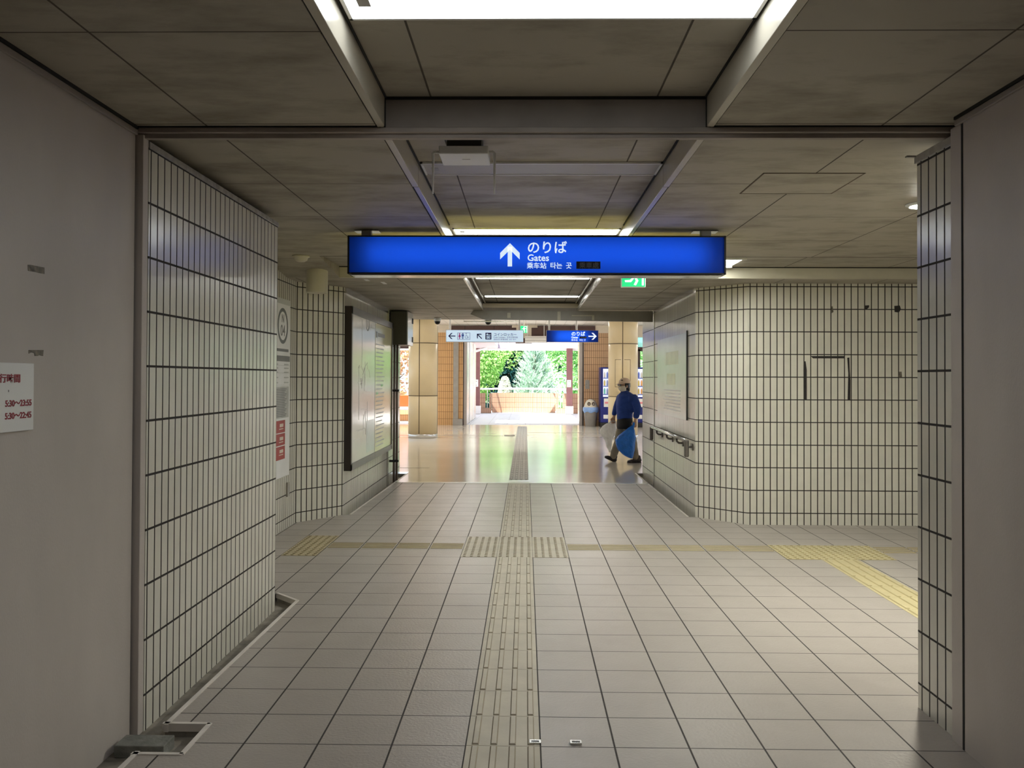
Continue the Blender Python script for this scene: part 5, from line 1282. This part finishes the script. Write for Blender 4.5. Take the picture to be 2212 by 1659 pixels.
for i in range(m_ + 1):
    q = -1.15 + 2.3 * i / m_
    vs.append((HL(-.006 + .110 * cos(q), .090 * sin(q), .052 - .004 * cos(q)), HL(.02 + .150 * cos(q), .082 * sin(q), .030 - .004 * cos(q) + .010 * (1 - cos(q)))))
for (a, b), (c, d) in zip(vs, vs[1:]): br.quad(a, c, d, b)
bro = br.build('brim', 'cap', capo); bro.modifiers.new('s', 'SOLIDIFY').thickness = .004
em = MB(); em.ell(HL(.074, .040, .100), (.010, .022, .012), 10, 6, HM @ Matrix.Rotation(radians(40), 3, 'Z')); em.build('emblem', 'hair', capo)
mk = MB(); rows = []
for i in range(7):
    v = i / 6; z = -.006 - .092 * v; bul = .116 + .012 * sin(pi * min(1, v * 1.3)) - .038 * max(0, v - .55) / .45
    rows.append([mk.bm.verts.new(HL(-.012 + (bul + .004) * cos(q) , (.080 - .014 * v) * sin(q), z + .012 * (1 - cos(q)) * (1 - v))) for q in [radians(-82 + 164 * k / 14) for k in range(15)]])
for A, B in zip(rows, rows[1:]):
    for k in range(14):
        fc = mk.bm.faces.new((A[k], A[k+1], B[k+1], B[k])); fc.smooth = True
mko = mk.build('face_mask', 'mask', person); mko.modifiers.new('s', 'SOLIDIFY').thickness = .003
gl = MB()
for s in (1, -1): gl.ell(HL(.104, s * .032, .016), (.006, .028, .017), 14, 8, HM); gl.tube([HL(.098, s * .058, .020), HL(.03, s * .085, .018), HL(-.015, s * .083, .012)], .0025, 6)
gl.build('glasses', 'lens', person)

# bags
def crumple(o, s, sc):
    b_ = bmesh.new(); b_.from_mesh(o.data); bmesh.ops.subdivide_edges(b_, edges=list(b_.edges), cuts=2, use_grid_fill=True); b_.to_mesh(o.data); b_.free()
    for p_ in o.data.polygons: p_.use_smooth = True
    tx_ = bpy.data.textures.new('bag_creases', 'CLOUDS'); tx_.noise_scale = sc; tx_.noise_depth = 3
    m_ = o.modifiers.new('creases', 'DISPLACE'); m_.texture = tx_; m_.strength = s; m_.mid_level = .5
def film(name, col, tr=.35, rough=.3):
    m, nt, b = new_mat(name)
    tc = N(nt, 'ShaderNodeTexCoord'); no = N(nt, 'ShaderNodeTexNoise'); no.inputs['Scale'].default_value = 11; no.inputs['Detail'].default_value = 4
    L(nt, tc.outputs['Object'], no.inputs['Vector'])
    c = ramp(nt, no.outputs[0], [(.3, tuple(x * .78 for x in col)), (.7, col)])
    L(nt, c, b.inputs['Base Color']); b.inputs['Roughness'].default_value = rough
    vo = N(nt, 'ShaderNodeTexNoise'); vo.inputs['Scale'].default_value = 16; vo.inputs['Detail'].default_value = 3; vo.inputs['Distortion'].default_value = 1.2; L(nt, tc.outputs['Object'], vo.inputs['Vector'])
    bp = N(nt, 'ShaderNodeBump'); bp.inputs['Strength'].default_value = .6; bp.inputs['Distance'].default_value = .03; L(nt, vo.outputs[0], bp.inputs['Height']); L(nt, bp.outputs[0], b.inputs['Normal'])
    t_ = N(nt, 'ShaderNodeBsdfTranslucent'); L(nt, c, t_.inputs[0]); mx = N(nt, 'ShaderNodeMixShader'); mx.inputs[0].default_value = tr
    L(nt, b.outputs[0], mx.inputs[1]); L(nt, t_.outputs[0], mx.inputs[2]); L(nt, mx.outputs[0], nt.nodes['Material Output'].inputs[0])
    return m
M['bag_blue'] = film('blue_bag_film', (0.025, 0.24, 0.80)); M['bag_white'] = film('white_bag_film', (0.93, 0.92, 0.90), .45)
M['bag_fill'] = mat('grey_bag_contents', (0.36, 0.34, 0.30), .7, var=.3, scale=14)
D = -.215; E = -.30
bg = loft([(722, 745, 905, .012, D), (718, 742, 940, .014, D), (672, 737, 972, .030, D), (600, 735, 1015, .055, E), (535, 734, 1060, .080, E), (480, 736, 1105, .100, E), (446, 738, 1155, .112, E), (450, 739, 1205, .115, E), (470, 739, 1255, .110, E), (507, 737, 1305, .098, E), (555, 728, 1355, .078, E), (628, 715, 1402, .05, E), (672, 702, 1432, .018, E)], 36, .05, 12, 2.0)
b0 = W(600, 1432, D); t = thing('trash_bag', (b0.x, PY + D, b0.z), 'translucent blue bag hanging from the near hand of the walking person', 'bag', 'bags carried by the person')
crumple(bg.build('bag_film', 'bag_blue', t), .035, .16)
D = .215; E = .31
bg = loft([(446, 480, 880, .014, D), (420, 515, 905, .035, D), (360, 522, 940, .075, E), (305, 526, 985, .11, E), (275, 527, 1035, .13, E), (270, 520, 1085, .13, E), (290, 488, 1130, .115, E), (325, 466, 1170, .09, E), (352, 456, 1220, .07, E), (370, 458, 1275, .055, E), (388, 452, 1330, .035, E), (405, 436, 1375, .012, E)], 36, .05, 15, 2.0)
b0 = W(420, 1375, D); t = thing('trash_bag', (b0.x, PY + D, b0.z), 'full white bag hanging from the far hand of the walking person', 'bag', 'bags carried by the person')
crumple(bg.build('bag_film', 'bag_white', t), .055, .13)

# ------------------------------------------------------------------ daylight and view
sun = bpy.data.lights.new('sun', 'SUN'); sun.energy = 17; sun.angle = radians(0.6); sun.color = (1.0, 0.96, 0.88)
so = bpy.data.objects.new('sun', sun); COL.objects.link(so)
so.rotation_euler = Vector((0.28, 0.35, -0.89)).to_track_quat('-Z', 'Y').to_euler()
wd = bpy.data.worlds.new('sky'); scene.world = wd; wd.use_nodes = True
nt = wd.node_tree; bgn = nt.nodes['Background']
sk = N(nt, 'ShaderNodeTexSky'); sk.sky_type = 'HOSEK_WILKIE'; sk.turbidity = 3.0; sk.ground_albedo = .3
sk.sun_direction = Vector((-0.28, -0.35, 0.89)).normalized()
mxn = mix_col(nt, 0.5, sk.outputs[0], (0.72, 0.86, 1.0))
L(nt, mxn, bgn.inputs[0]); bgn.inputs[1].default_value = 2.4
vs_ = scene.view_settings
vs_.view_transform = 'Standard'; vs_.look = 'None'; vs_.exposure = 0.5; vs_.gamma = 1.0; vs_.use_curve_mapping = False
c_ = scene.cycles
c_.use_denoising = True; c_.max_bounces = 8; c_.diffuse_bounces = 5; c_.glossy_bounces = 4; c_.transmission_bounces = 6; c_.transparent_max_bounces = 6
c_.caustics_reflective = False; c_.caustics_refractive = False; c_.sample_clamp_indirect = 6.0
